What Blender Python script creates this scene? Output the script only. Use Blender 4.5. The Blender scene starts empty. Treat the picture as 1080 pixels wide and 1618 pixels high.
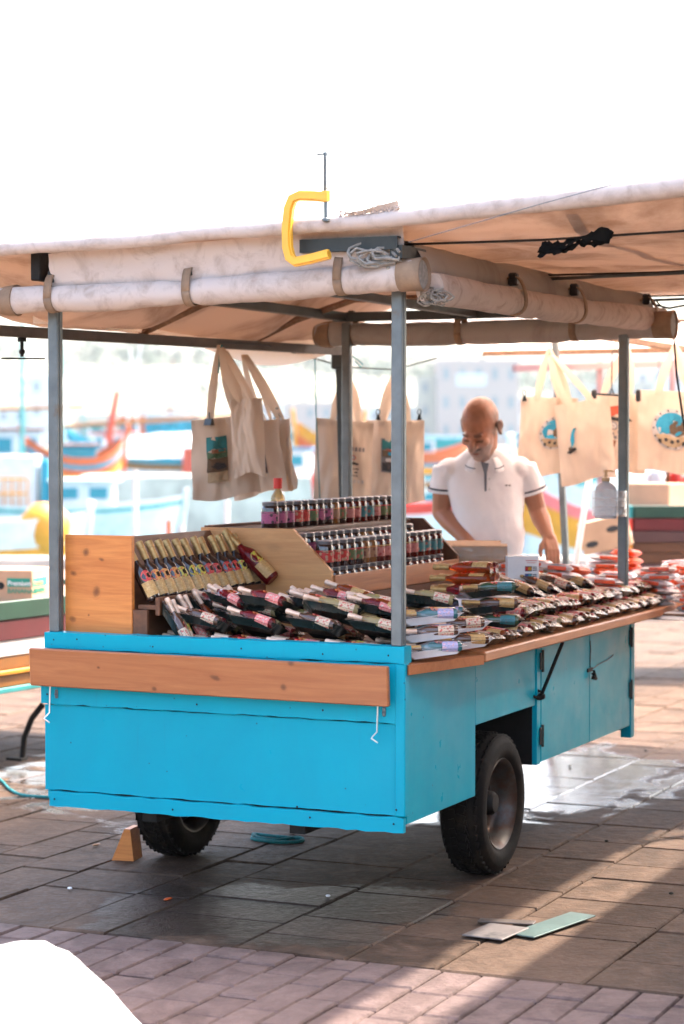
import bpy, bmesh, math, random
from mathutils import Vector, Matrix, Euler, noise as mnoise
rnd = random.Random(7)
PI = math.pi
R = math.radians
scene = bpy.context.scene
C = scene.collection

# ------------------------------------------------------------------ camera, sky, sun, exposure
EYE = 1.69                    # eye height in metres
FPX = 3437.0                  # focal length in photograph pixels (1618 tall)
PITCH = math.atan(109 / FPX)
cam_data = bpy.data.cameras.new('camera')
cam = bpy.data.objects.new('camera', cam_data)
C.objects.link(cam)
cam.location = (0, 0, EYE)
cam.rotation_euler = (PI / 2 - PITCH, 0, 0)
cam_data.sensor_fit = 'VERTICAL'
cam_data.sensor_height = 36.0
cam_data.lens = 36.0 * FPX / 1618
cam_data.clip_end = 6000
cam_data.dof.use_dof = True
cam_data.dof.focus_distance = 7.9
cam_data.dof.aperture_fstop = 2.6
scene.camera = cam

CART_ROT = -R(24.2)
CX, CY = 0.2115, 7.5
_c, _s = math.cos(CART_ROT), math.sin(CART_ROT)
def L(x, y, z=0.0):           # a point of the market row (along the stall front, along its side, up)
    return Vector((CX + x * _c - y * _s, CY + x * _s + y * _c, z))

SUN_LOCAL = Vector((0.90, 1.45, 2.5))
sd = Vector((SUN_LOCAL.x * _c - SUN_LOCAL.y * _s, SUN_LOCAL.x * _s + SUN_LOCAL.y * _c, SUN_LOCAL.z)).normalized()
SUN_EL = math.asin(sd.z)
SUN_AZ = math.atan2(sd.x, sd.y)
world = bpy.data.worlds.new('World')
scene.world = world
world.use_nodes = True
wn = world.node_tree.nodes
sky = wn.new('ShaderNodeTexSky')
sky.sky_type = 'NISHITA'
sky.sun_disc = False
sky.sun_elevation = SUN_EL
sky.sun_rotation = SUN_AZ
sky.air_density = 1.0
sky.dust_density = 6.0
sky.ozone_density = 0.4
wn['Background'].inputs['Strength'].default_value = 0.15
world.node_tree.links.new(sky.outputs[0], wn['Background'].inputs['Color'])
sun_data = bpy.data.lights.new('sun', 'SUN')
sun_data.energy = 2.45
sun_data.angle = R(1.1)
sun_data.color = (1.0, 0.93, 0.84)
sun = bpy.data.objects.new('sun', sun_data)
C.objects.link(sun)
sun.rotation_euler = sd.to_track_quat('Z', 'Y').to_euler()
scene.view_settings.view_transform = 'Standard'
scene.view_settings.look = 'None'
scene.view_settings.gamma = 1.0
scene.view_settings.use_curve_mapping = False
scene.view_settings.exposure = 2.85
scene.cycles.use_denoising = True
scene.cycles.max_bounces = 10
scene.cycles.transparent_max_bounces = 16
scene.cycles.transmission_bounces = 8
scene.cycles.volume_bounces = 1
scene.cycles.caustics_reflective = False
scene.cycles.caustics_refractive = False
scene.cycles.sample_clamp_indirect = 6.0

# ------------------------------------------------------------------ mesh and object helpers
class MB:
    """collects shapes; mesh() turns them into ONE mesh"""
    def __init__(self):
        self.v, self.f, self.mi, self.m = [], [], [], 0
    def add(self, vs, fs, M=None):
        o = len(self.v)
        if M is not None:
            vs = [M @ Vector(p) for p in vs]
        self.v += [tuple(p) for p in vs]
        self.f += [tuple(i + o for i in f) for f in fs]
        self.mi += [self.m] * len(fs)
        return self
    def box(self, c, d, rot=None, ch=0.0):
        hx, hy, hz = d[0] / 2, d[1] / 2, d[2] / 2
        M = Matrix.Translation(c)
        if rot is not None:
            M = M @ Euler(rot).to_matrix().to_4x4()
        ch = min(ch, 0.45 * min(d))
        S = [(a, b, e) for a in (-1, 1) for b in (-1, 1) for e in (-1, 1)]
        if ch <= 0:
            vs = [(a * hx, b * hy, e * hz) for a, b, e in S]
            fs = [(0, 1, 3, 2), (4, 6, 7, 5), (0, 4, 5, 1), (2, 3, 7, 6), (0, 2, 6, 4), (1, 5, 7, 3)]
            return self.add(vs, fs, M)
        vs = []
        for a, b, e in S:
            vs += [(a * hx, b * (hy - ch), e * (hz - ch)), (a * (hx - ch), b * hy, e * (hz - ch)), (a * (hx - ch), b * (hy - ch), e * hz)]
        K = lambda i, ax: i * 3 + ax
        fs = []
        for ax, quads in ((0, ((0, 1, 3, 2), (4, 6, 7, 5))), (1, ((0, 4, 5, 1), (2, 3, 7, 6))), (2, ((0, 2, 6, 4), (1, 5, 7, 3)))):
            for q in quads:
                fs.append(tuple(K(i, ax) for i in q))
        bit = {0: 4, 1: 2, 2: 1}
        for ax in range(3):
            o1, o2 = [k for k in range(3) if k != ax]
            for i in range(8):
                if not i & bit[ax]:
                    j = i | bit[ax]
                    fs.append((K(i, o1), K(j, o1), K(j, o2), K(i, o2)))
        for i in range(8):
            fs.append((K(i, 0), K(i, 1), K(i, 2)))
        return self.add(vs, fs, M)
    def span(self, x0, x1, y0, y1, z0, z1, ch=0.0):
        return self.box(((x0 + x1) / 2, (y0 + y1) / 2, (z0 + z1) / 2), (abs(x1 - x0), abs(y1 - y0), abs(z1 - z0)), None, ch)
    def tube(self, pts, r, n=8, caps=True, sq=False):
        pts = [Vector(p) for p in pts]
        rs = r if isinstance(r, (list, tuple)) else [r] * len(pts)
        vs, fs = [], []
        prev = None
        for i, p in enumerate(pts):
            t = (pts[min(i + 1, len(pts) - 1)] - pts[max(i - 1, 0)])
            t = t.normalized() if t.length > 1e-9 else Vector((0, 0, 1))
            if prev is None:
                a = Vector((0, 0, 1)) if abs(t.z) < 0.9 else Vector((1, 0, 0))
                u = t.cross(a).normalized()
            else:
                u = (prev - t * prev.dot(t))
                u = u.normalized() if u.length > 1e-6 else t.orthogonal().normalized()
            prev = u
            w = t.cross(u)
            for k in range(n):
                ang = 2 * PI * (k + (0.5 if sq else 0)) / n
                vs.append(p + (u * math.cos(ang) + w * math.sin(ang)) * rs[i])
        m = len(pts)
        for i in range(m - 1):
            for k in range(n):
                k2 = (k + 1) % n
                fs.append((i * n + k, i * n + k2, (i + 1) * n + k2, (i + 1) * n + k))
        if caps:
            fs.append(tuple(range(n))[::-1])
            fs.append(tuple(range((m - 1) * n, m * n)))
        return self.add(vs, fs)
    def lathe(self, prof, n=16, M=None, a0=0.0, a1=2 * PI):
        full = abs(a1 - a0 - 2 * PI) < 1e-6
        k_n = n if full else n + 1
        vs = [(r * math.cos(a0 + (a1 - a0) * k / n), r * math.sin(a0 + (a1 - a0) * k / n), z) for r, z in prof for k in range(k_n)]
        fs = []
        for i in range(len(prof) - 1):
            for k in range(n):
                k2 = (k + 1) % n if full else k + 1
                fs.append((i * k_n + k, i * k_n + k2, (i + 1) * k_n + k2, (i + 1) * k_n + k))
        if full:
            if prof[0][0] > 1e-6: fs.append(tuple(range(n))[::-1])
            if prof[-1][0] > 1e-6: fs.append(tuple(range((len(prof) - 1) * n, len(prof) * n)))
        return self.add(vs, fs, M)
    def prism(self, poly, h0, h1, M=None):     # polygon in xy, extruded along z
        n = len(poly)
        vs = [(p[0], p[1], h0) for p in poly] + [(p[0], p[1], h1) for p in poly]
        fs = [tuple(range(n))[::-1], tuple(range(n, 2 * n))] + [(i, (i + 1) % n, n + (i + 1) % n, n + i) for i in range(n)]
        return self.add(vs, fs, M)
    def prism_y(self, poly, y0, y1):           # polygon in xz, extruded along y
        return self.prism(poly, -y0, -y1, Matrix.Rotation(PI / 2, 4, 'X'))
    def grid(self, fn, nu, nv, flip=False):
        vs = [fn(i / nu, j / nv) for j in range(nv + 1) for i in range(nu + 1)]
        w = nu + 1
        fs = [(j * w + i, j * w + i + 1, (j + 1) * w + i + 1, (j + 1) * w + i) for j in range(nv) for i in range(nu)]
        return self.add(vs, fs)
    def ball(self, c, r, n=12, rot=None):
        rr = r if isinstance(r, (list, tuple)) else (r, r, r)
        M = Matrix.Translation(c)
        if rot is not None:
            M = M @ (rot if isinstance(rot, Matrix) else Euler(rot).to_matrix().to_4x4())
        M = M @ Matrix.Diagonal((rr[0], rr[1], rr[2], 1))
        h = max(4, n // 2)
        prof = [(math.sin(PI * i / h), -math.cos(PI * i / h)) for i in range(h + 1)]
        prof[0] = (1e-7, -1); prof[-1] = (1e-7, 1)
        return self.lathe(prof, n, M)
    def mesh(self, name, mats, smooth=False, angle=40, recalc=True):
        me = bpy.data.meshes.new(name)
        me.from_pydata(self.v, [], self.f)
        mats = mats if isinstance(mats, (list, tuple)) else [mats]
        for m in mats:
            me.materials.append(m)
        if len(mats) > 1:
            me.polygons.foreach_set('material_index', self.mi)
        if recalc:
            bm = bmesh.new(); bm.from_mesh(me)
            bmesh.ops.recalc_face_normals(bm, faces=bm.faces)
            bm.to_mesh(me); bm.free()
        if smooth:
            me.polygons.foreach_set('use_smooth', [True] * len(me.polygons))
            me.set_sharp_from_angle(angle=R(angle))
        me.update()
        return me
    def build(self, name, mats, parent=None, smooth=False, angle=40, recalc=True):
        return put(name, self.mesh(name, mats, smooth, angle, recalc), parent)

def put(name, data, parent=None, loc=None, rot=None, scale=None):
    o = bpy.data.objects.new(name, data)
    C.objects.link(o)
    if parent is not None: o.parent = parent
    if loc is not None: o.location = loc
    if rot is not None: o.rotation_euler = rot
    if scale is not None: o.scale = scale
    return o
def tag(o, label, cat, group=None):
    o['label'] = label; o['category'] = cat
    if group: o['group'] = group
    return o
def thing(name, label, cat, loc=(0, 0, 0), rot=0.0, group=None):
    o = put(name, None, None, loc, rot if isinstance(rot, (tuple, list)) else (0, 0, rot))
    o.empty_display_size = 0.1
    return tag(o, label, cat, group)
def row_thing(name, label, cat, x=0, y=0, z=0, yaw=0.0, group=None):   # placed in the market row's frame
    return thing(name, label, cat, L(x, y, z), CART_ROT + yaw, group)
def copy_tree(o, parent=None):
    c = o.copy(); C.objects.link(c); c.parent = parent
    for ch in list(o.children):
        copy_tree(ch, c)
    return c
def structure(o):
    o['kind'] = 'structure'
    return o
ORD = 'first second third fourth fifth sixth seventh eighth ninth tenth eleventh twelfth thirteenth fourteenth fifteenth sixteenth seventeenth eighteenth'.split()

# ------------------------------------------------------------------ materials
def srgb(r, g, b):
    f = lambda c: (c / 255 / 12.92) if c <= 10.3 else ((c / 255 + 0.055) / 1.055) ** 2.4
    return (f(r), f(g), f(b))
class NT:
    def __init__(self, name):
        self.m = bpy.data.materials.new(name); self.m.use_nodes = True
        self.t = self.m.node_tree; self.n = self.t.nodes
        self.p = self.n['Principled BSDF']; self.out = self.n['Material Output']
    def node(self, typ, **kw):
        nd = self.n.new(typ)
        for k, v in kw.items():
            if k in nd.inputs: nd.inputs[k].default_value = v
            else: setattr(nd, k, v)
        return nd
    def link(self, a, b): self.t.links.new(a, b)
    def coords(self, kind='Object', scale=(1, 1, 1), loc=(0, 0, 0), rot=(0, 0, 0)):
        tc = self.node('ShaderNodeTexCoord'); mp = self.node('ShaderNodeMapping')
        mp.inputs['Scale'].default_value = scale; mp.inputs['Location'].default_value = loc; mp.inputs['Rotation'].default_value = rot
        if kind == 'World':
            g = self.node('ShaderNodeNewGeometry'); self.link(g.outputs['Position'], mp.inputs['Vector'])
        else:
            self.link(tc.outputs[kind], mp.inputs['Vector'])
        return mp.outputs[0]
    def noise(self, vec, scale, detail=4, rough=0.55, dist=0.0):
        nd = self.node('ShaderNodeTexNoise', Scale=scale, Detail=detail, Roughness=rough, Distortion=dist)
        if vec is not None: self.link(vec, nd.inputs['Vector'])
        return nd.outputs['Fac']
    def ramp(self, fac, stops):
        nd = self.node('ShaderNodeValToRGB')
        el = nd.color_ramp.elements
        while len(el) < len(stops): el.new(0.5)
        for e, (p, c) in zip(el, stops):
            e.position = p; e.color = (c, c, c, 1) if isinstance(c, (int, float)) else (*c, 1)
        self.link(fac, nd.inputs[0])
        return nd.outputs[0]
    def mix(self, fac, a, b, mode='MIX'):
        nd = self.node('ShaderNodeMix', data_type='RGBA', blend_type=mode)
        for i, v in ((0, fac), (6, a), (7, b)):
            if hasattr(v, 'is_linked'): self.link(v, nd.inputs[i])
            else: nd.inputs[i].default_value = v if i == 0 else (*v, 1)
        return nd.outputs[2]
    def math(self, op, a, b=None, clamp=False):
        nd = self.node('ShaderNodeMath', operation=op, use_clamp=clamp)
        for i, v in ((0, a), (1, b)):
            if v is None: continue
            if hasattr(v, 'is_linked'): self.link(v, nd.inputs[i])
            else: nd.inputs[i].default_value = v
        return nd.outputs[0]
    def bump(self, h, strength, dist=0.01):
        nd = self.node('ShaderNodeBump', Strength=strength, Distance=dist)
        self.link(h, nd.inputs['Height']); self.link(nd.outputs[0], self.p.inputs['Normal'])
    def set(self, **kw):
        for k, v in kw.items():
            k = k.replace('_', ' ')
            inp = self.p.inputs[k]
            if hasattr(v, 'is_linked'): self.link(v, inp)
            else: inp.default_value = (*v, 1) if isinstance(v, tuple) and len(v) == 3 else v
        return self

def plain(name, col, rough=0.6, metal=0.0, var=0.15, scale=6.0, bump=0.0, bscale=60.0, coat=0.0, spec=0.5, dirt=None, kind='Object', bdist=0.004):
    m = NT(name)
    v = m.coords(kind)
    n1 = m.noise(v, scale, 5, 0.6)
    lo = tuple(max(0, c * (1 - var)) for c in col); hi = tuple(min(1, c * (1 + var)) for c in col)
    base = m.mix(m.ramp(n1, [(0.3, 0.0), (0.7, 1.0)]), lo, hi)
    if dirt:
        n2 = m.noise(v, scale * 0.6 + 1.3, 8, 0.7)
        base = m.mix(m.ramp(n2, [(dirt[1], 0.0), (dirt[1] + 0.12, dirt[2])]), base, dirt[0])
    m.set(Base_Color=base, Roughness=m.math('MULTIPLY_ADD', n1, 0.2, False) if False else rough, Metallic=metal, Coat_Weight=coat, Specular_IOR_Level=spec)
    if bump: m.bump(m.noise(v, bscale, 4, 0.6), bump, bdist)
    return m.m
def wood(name, light, dark, axis='x', knots=0.9, rough=0.45, k=1.0, seed=0.0, spots=()):
    m = NT(name)
    st = {'x': (0.7, 9, 9), 'y': (9, 0.7, 9), 'z': (9, 9, 0.7)}[axis]
    v = m.coords('Object', tuple(a * k for a in st), (seed, seed * 1.7, seed * 0.6))
    g = m.noise(v, 3.0, 6, 0.65, 1.2)
    base = m.mix(m.ramp(g, [(0.32, 0.0), (0.66, 1.0)]), dark, light)
    fine = m.noise(v, 14.0, 3, 0.6)
    base = m.mix(m.math('MULTIPLY', fine, 0.35), base, tuple(c * 0.6 for c in dark))
    if knots:
        kt = {'x': (2.6, 6, 6), 'y': (6, 2.6, 6), 'z': (6, 6, 2.6)}[axis]
        vv = m.coords('Object', tuple(a * k for a in kt), (seed * 3.1 + 0.3, seed * 1.3 + .2, seed + .1))
        vo = m.node('ShaderNodeTexVoronoi', Scale=1.3, Randomness=1.0)
        m.link(vv, vo.inputs['Vector'])
        kn = m.ramp(vo.outputs['Distance'], [(0.06, 1.0), (0.16, 0.0)])
        base = m.mix(m.math('MULTIPLY', kn, knots), base, tuple(c * 0.30 for c in dark))
    if spots:                      # knots read off one by one: centre and radii in the board's own coordinates
        tc = m.node('ShaderNodeTexCoord'); dmin = None
        for cx, cy, cz, rx, rz in spots:
            mp = m.node('ShaderNodeMapping', vector_type='TEXTURE')
            mp.inputs['Location'].default_value = (cx, cy, cz); mp.inputs['Scale'].default_value = (rx, 1.0, rz); mp.inputs['Rotation'].default_value = (0, 0.25, 0)
            m.link(tc.outputs['Object'], mp.inputs['Vector'])
            ln = m.node('ShaderNodeVectorMath', operation='LENGTH'); m.link(mp.outputs[0], ln.inputs[0])
            dmin = ln.outputs['Value'] if dmin is None else m.math('MINIMUM', dmin, ln.outputs['Value'])
        dd = m.math('ADD', dmin, m.math('MULTIPLY', m.noise(m.coords('Object'), 70, 3), 0.5))
        dd = m.math('MULTIPLY', dd, 0.62)
        base = m.mix(m.ramp(dd, [(0.30, 0.9), (0.55, 0.6), (0.80, 0.0)]), base, tuple(c * 0.34 for c in dark))
        base = m.mix(m.ramp(dd, [(0.80, 0.0), (0.86, 0.5), (0.98, 0.0)]), base, dark)
    m.set(Base_Color=base, Roughness=rough)
    m.bump(g, 0.25, 0.003)
    return m.m
def cloth(name, col, trans=None, dirt=(0.35, 0.22, 0.14), dirt_amt=0.45, wave=220.0, tw=0.5, kind='Object', dlo=0.5, dscale=2.2):
    m = NT(name)
    v = m.coords(kind)
    n = m.noise(v, dscale, 8, 0.68, 0.6)
    base = m.mix(m.math('MULTIPLY', m.ramp(n, [(dlo, 0.0), (dlo + 0.22, 1.0)]), dirt_amt), col, dirt)
    m.set(Base_Color=base, Roughness=0.85, Specular_IOR_Level=0.2)
    m.bump(m.noise(v, wave, 2, 0.5), 0.15, 0.002)
    if trans is not None:
        tr = m.node('ShaderNodeBsdfTranslucent')
        m.link(m.mix(m.math('MULTIPLY', m.ramp(n, [(dlo, 0.0), (dlo + 0.22, 1.0)]), dirt_amt), trans, tuple(c * 0.5 for c in trans)), tr.inputs['Color'])
        mx = m.node('ShaderNodeMixShader'); mx.inputs[0].default_value = tw
        m.link(m.p.outputs[0], mx.inputs[1]); m.link(tr.outputs[0], mx.inputs[2]); m.link(mx.outputs[0], m.out.inputs[0])
    return m.m
def film(name, amt=0.10, scale=40, tint=(1, 1, 1)):
    m = NT(name)
    v = m.coords('Object')
    m.n.remove(m.p)
    g = m.node('ShaderNodeBsdfGlossy', Roughness=0.06)
    t = m.node('ShaderNodeBsdfTransparent'); t.inputs[0].default_value = (*tint, 1)
    b = m.node('ShaderNodeBump', Strength=0.9, Distance=0.006)
    m.link(m.noise(v, scale, 3, 0.6, 0.8), b.inputs['Height']); m.link(b.outputs[0], g.inputs['Normal'])
    lw = m.node('ShaderNodeLayerWeight', Blend=0.35); m.link(b.outputs[0], lw.inputs['Normal'])
    fac = m.math('MULTIPLY_ADD', lw.outputs['Facing'], 0.30, False)
    nd = fac.node; nd.inputs[2].default_value = amt
    mx = m.node('ShaderNodeMixShader')
    df = m.node('ShaderNodeBsdfDiffuse'); df.inputs[0].default_value = (0.8, 0.78, 0.78, 1)
    m2_ = m.node('ShaderNodeMixShader'); crk = m.ramp(m.noise(v, scale * 1.6, 4, 0.7, 1.0), [(0.55, 0.0), (0.75, 0.16)])
    m.link(crk, m2_.inputs[0]); m.link(t.outputs[0], m2_.inputs[1]); m.link(df.outputs[0], m2_.inputs[2])
    m.link(fac, mx.inputs[0]); m.link(m2_.outputs[0], mx.inputs[1]); m.link(g.outputs[0], mx.inputs[2]); m.link(mx.outputs[0], m.out.inputs[0])
    return m.m
def glass(name, col, rough=0.06, trans=0.85):
    m = NT(name)
    m.set(Base_Color=col, Roughness=rough, Transmission_Weight=trans, IOR=1.38)
    return m.m
def flat(name, col, rough=0.5, metal=0.0, coat=0.0):
    return plain(name, col, rough, metal, 0.08, 9.0, 0, 60, coat)

BLUE = (0.0, 0.300, 0.470)
def blue_paint(name):
    m = NT(name)
    v = m.coords('Object')
    n = m.noise(v, 3.0, 5, 0.6)
    base = m.mix(m.ramp(n, [(0.3, 0.0), (0.7, 1.0)]), (0.0, 0.300, 0.400), (0.0, 0.325, 0.430))
    v2 = m.coords('Object', (1.0, 1.0, 0.35))
    scr = m.noise(v2, 34.0, 8, 0.8)
    base = m.mix(m.ramp(scr, [(0.70, 0.0), (0.74, 0.4)]), base, (0.01, 0.16, 0.24))
    big = m.noise(m.coords('Object', (1.6, 1.6, 0.5)), 1.7, 4, 0.6, 0.8)
    base = m.mix(m.math('MULTIPLY', m.ramp(big, [(0.35, 0.0), (0.75, 1.0)]), 0.38), base, (0.01, 0.235, 0.325))
    drip = m.noise(m.coords('Object', (14, 14, 0.9)), 2.4, 5, 0.7)
    base = m.mix(m.ramp(drip, [(0.60, 0.0), (0.80, 0.35)]), base, (0.015, 0.20, 0.27))
    sp = m.node('ShaderNodeTexVoronoi', Scale=16.0, Randomness=1.0); m.link(v, sp.inputs['Vector'])
    base = m.mix(m.ramp(sp.outputs['Distance'], [(0.045, 0.75), (0.065, 0.0)]), base, (0.02, 0.07, 0.09))
    m.set(Base_Color=base, Roughness=m.ramp(m.noise(v, 7.0, 4), [(0.3, 0.26), (0.7, 0.48)]), Specular_IOR_Level=0.12)
    m.bump(m.noise(m.coords('Object', (1, 1, 6)), 9.0, 5, 0.6), 0.10, 0.004)
    return m.m
M = {}
M['blue'] = blue_paint('cyan_paint')
M['steel'] = plain('galvanised_steel', (0.15, 0.17, 0.175), 0.42, 0.7, 0.18, 12, 0.1, 90, dirt=((0.16, 0.11, 0.07), 0.60, 0.6))
M['steel_dark'] = plain('dark_steel', (0.040, 0.045, 0.042), 0.5, 0.4, 0.25, 10, 0.1, 60, dirt=((0.10, 0.05, 0.03), 0.62, 0.6))
M['iron'] = plain('black_iron', (0.010, 0.009, 0.008), 0.6, 0.2, 0.3, 30, 0.2, 120, spec=0.25)
M['wire'] = plain('bright_wire', (0.6, 0.6, 0.58), 0.35, 0.9)
M['pine_x'] = wood('varnished_pine_lengthwise', (0.72, 0.260, 0.060), (0.52, 0.150, 0.030), 'x', 0.0, seed=0.8, spots=((-1.301, .055, 1.284, .016, .018), (-1.234, .055, 1.258, .014, .007), (-1.355, .055, 1.204, .016, .011), (-1.256, .055, 1.138, .018, .024), (-1.360, .055, 1.033, .017, .013), (-1.29, .055, 1.05, .005, .005)))
M['pine_x2'] = wood('orange_pine_lengthwise', (0.46, 0.165, 0.056), (0.34, 0.104, 0.032), 'x', 0.0, seed=4.1, spots=((-0.70, -.05, .853, .026, .011), (-0.95, -.05, .802, .013, .010), (-0.399, -.05, .918, .016, .010), (-0.431, -.05, .832, .015, .013), (-1.18, -.05, .87, .008, .006)))
M['pine_y'] = wood('varnished_pine_sideways', (0.52, 0.205, 0.075), (0.34, 0.115, 0.038), 'y', 0.6, seed=2.3)
M['pine_pale'] = wood('pale_pine', (0.70, 0.350, 0.130), (0.54, 0.235, 0.080), 'x', 0.25, seed=1.9)
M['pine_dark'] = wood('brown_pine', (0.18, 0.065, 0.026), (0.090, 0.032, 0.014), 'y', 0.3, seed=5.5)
M['rough_wood'] = wood('raw_timber', (0.30, 0.17, 0.10), (0.16, 0.085, 0.045), 'z', 0.3, 0.7)
M['rubber'] = plain('worn_rubber', (0.006, 0.0052, 0.0045), 0.72, 0, 0.35, 9, 0.25, 70, spec=0.14, dirt=((0.026, 0.018, 0.011), 0.50, 0.6))
M['rim'] = plain('rusty_rim', (0.060, 0.054, 0.048), 0.42, 0.5, 0.3, 14, 0.1, 60, dirt=((0.060, 0.026, 0.012), 0.48, 0.85))
M['canvas'] = cloth('stained_canopy_canvas', (0.70, 0.64, 0.60), (0.35, 0.24, 0.175), (0.28, 0.155, 0.09), 0.75, 150, 0.48, dlo=0.44)
M['canvas_pale'] = cloth('pale_canopy_canvas', (0.78, 0.74, 0.72), (0.95, 0.86, 0.80), (0.45, 0.30, 0.20), 0.2, 150, 0.80, dlo=0.5)
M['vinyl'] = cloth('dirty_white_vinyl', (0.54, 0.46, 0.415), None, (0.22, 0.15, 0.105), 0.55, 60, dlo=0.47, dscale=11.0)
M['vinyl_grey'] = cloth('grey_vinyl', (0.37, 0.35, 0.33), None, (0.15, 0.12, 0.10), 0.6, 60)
M['tan_band'] = plain('tan_webbing', (0.25, 0.165, 0.105), 0.85, 0, 0.2, 20, 0.2, 200)
M['rope'] = plain('grey_rope', (0.26, 0.24, 0.21), 0.9, 0, 0.3, 60, 0.4, 300)
M['rope_teal'] = plain('teal_rope', (0.0, 0.16, 0.17), 0.8, 0, 0.3, 60, 0.4, 300)
M['yellow'] = plain('yellow_enamel', (0.80, 0.42, 0.035), 0.35, 0, 0.12, 9, 0.05, 60, 0.2, dirt=((0.28, 0.13, 0.03), 0.64, 0.5))
M['tote'] = cloth('natural_cotton', (0.76, 0.63, 0.505), (0.62, 0.48, 0.36), (0.55, 0.42, 0.32), 0.2, 320, 0.26)
M['black_plastic'] = flat('black_plastic', (0.012, 0.012, 0.013), 0.35)
M['tray_black'] = plain('black_foam_tray', (0.010, 0.017, 0.015), 0.26, 0, 0.2, 20)
M['tray_white'] = plain('white_foam_tray', (0.72, 0.72, 0.74), 0.45, 0, 0.06, 20)
M['film'] = film('clear_film')
M['gold'] = plain('gold_capsule', (0.46, 0.28, 0.10), 0.38, 0.55, 0.2, 60, 0.25, 400)
M['cap_pink'] = plain('pale_copper_capsule', (0.78, 0.54, 0.39), 0.40, 0.25, 0.2, 60, 0.25, 400)
M['card'] = plain('brown_cardboard', (0.44, 0.28, 0.17), 0.85, 0, 0.1, 7, 0.1, 60)
M['white'] = flat('white_paint', (0.80, 0.80, 0.80), 0.5)
M['paper'] = flat('white_paper', (0.74, 0.73, 0.72), 0.8)
M['ink_black'] = flat('black_ink', (0.03, 0.03, 0.03), 0.8)

# ------------------------------------------------------------------ pavement of the quay
def paving_material(name, lo, hi, wet=True):
    m = NT(name)
    vw = m.coords('World')
    oi = m.node('ShaderNodeObjectInfo')
    at = m.node('ShaderNodeAttribute', attribute_name='tone')
    tone = m.math('FRACT', m.math('ADD', oi.outputs['Random'], at.outputs['Fac']))
    n1 = m.noise(vw, 2.2, 8, 0.7, 0.4)
    n2 = m.noise(vw, 38.0, 6, 0.7)
    base = m.mix(tone, lo, hi)
    base = m.mix(m.ramp(n1, [(0.38, 0.0), (0.66, 0.85)]), base, tuple(c * 0.50 for c in lo))
    n3 = m.noise(vw, 7.0, 8, 0.72, 0.8)
    base = m.mix(m.ramp(n3, [(0.45, 0.0), (0.70, 0.8)]), base, tuple(c * 1.35 for c in hi))
    base = m.mix(m.math('MULTIPLY', m.ramp(n2, [(0.35, 0.0), (0.75, 1.0)]), 0.45), base, tuple(min(1, c * 1.5) for c in hi))
    speck = m.noise(vw, 160.0, 2, 0.5)
    base = m.mix(m.ramp(speck, [(0.66, 0.0), (0.72, 0.5)]), base, (0.05, 0.04, 0.035))
    # water that ran off the stall, with some painted shade: patches with ragged rims
    g = m.node('ShaderNodeNewGeometry')
    wob = m.math('MULTIPLY_ADD', m.noise(vw, 2.6, 6, 0.6, 0.5), 1.5)
    wob.node.inputs[2].default_value = -0.78
    def soaked(spots):
        wetv = None
        for (wx, wy, rx, ry) in spots:
            mp = m.node('ShaderNodeMapping', vector_type='TEXTURE')
            mp.inputs['Location'].default_value = L(wx, wy); mp.inputs['Rotation'].default_value = (0, 0, CART_ROT); mp.inputs['Scale'].default_value = (rx, ry, 1)
            m.link(g.outputs['Position'], mp.inputs['Vector'])
            ln = m.node('ShaderNodeVectorMath', operation='LENGTH'); m.link(mp.outputs[0], ln.inputs[0])
            w = m.math('SUBTRACT', 1.0, ln.outputs['Value'])
            wetv = w if wetv is None else m.math('MAXIMUM', wetv, w)
        return m.ramp(m.math('ADD', wetv, wob), [(0.02, 0.0), (0.14, 1.0)])
    damp_shade = soaked(((-0.80, 0.0, 0.42, 0.50), (-0.42, -0.14, 0.50, 0.30), (-0.30, 0.35, 0.40, 0.35)))  # damp stone, plus shade painted in under the cart front
    wmask = soaked(((-2.3, 3.8, 1.2, 2.4), (-0.75, 3.3, 0.80, 1.4)))
    base = m.mix(damp_shade, base, m.mix(1.0, base, (0.46, 0.48, 0.52), 'MULTIPLY'))
    base = m.mix(wmask, base, m.mix(1.0, base, (0.5, 0.5, 0.52), 'MULTIPLY'))
    dry = m.ramp(n2, [(0.3, 0.50), (0.7, 0.80)])
    rgh = m.mix(damp_shade, dry, m.ramp(n2, [(0.3, 0.30), (0.7, 0.48)]))
    rgh = m.mix(wmask, rgh, m.ramp(m.noise(vw, 9.0, 3), [(0.35, 0.10), (0.7, 0.26)]))
    m.set(Base_Color=base, Roughness=rgh, Specular_IOR_Level=m.ramp(wmask, [(0.0, 0.10), (1.0, 0.5)]))
    h = m.math('ADD', m.math('MULTIPLY', m.noise(vw, 11.0, 6, 0.65), 1.0), m.math('MULTIPLY', n2, 0.35))
    h = m.math('MULTIPLY', h, m.ramp(wmask, [(0.0, 1.0), (1.0, 0.16)]))
    m.bump(h, 0.95, 0.014)
    return m.m
M['slab'] = paving_material('sandstone_slab', (0.037, 0.0215, 0.0135), (0.096, 0.060, 0.041))
M['sett'] = paving_material('pink_stone_sett', (0.094, 0.060, 0.052), (0.140, 0.096, 0.085))
M['joint'] = plain('sandy_joint', (0.130, 0.085, 0.055), 0.95, 0, 0.5, 14, 0.5, 90, kind='World')
M['quay_stone'] = plain('quay_wall_stone', (0.42, 0.38, 0.33), 0.9, 0, 0.25, 1.5, 0.4, 8)

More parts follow.
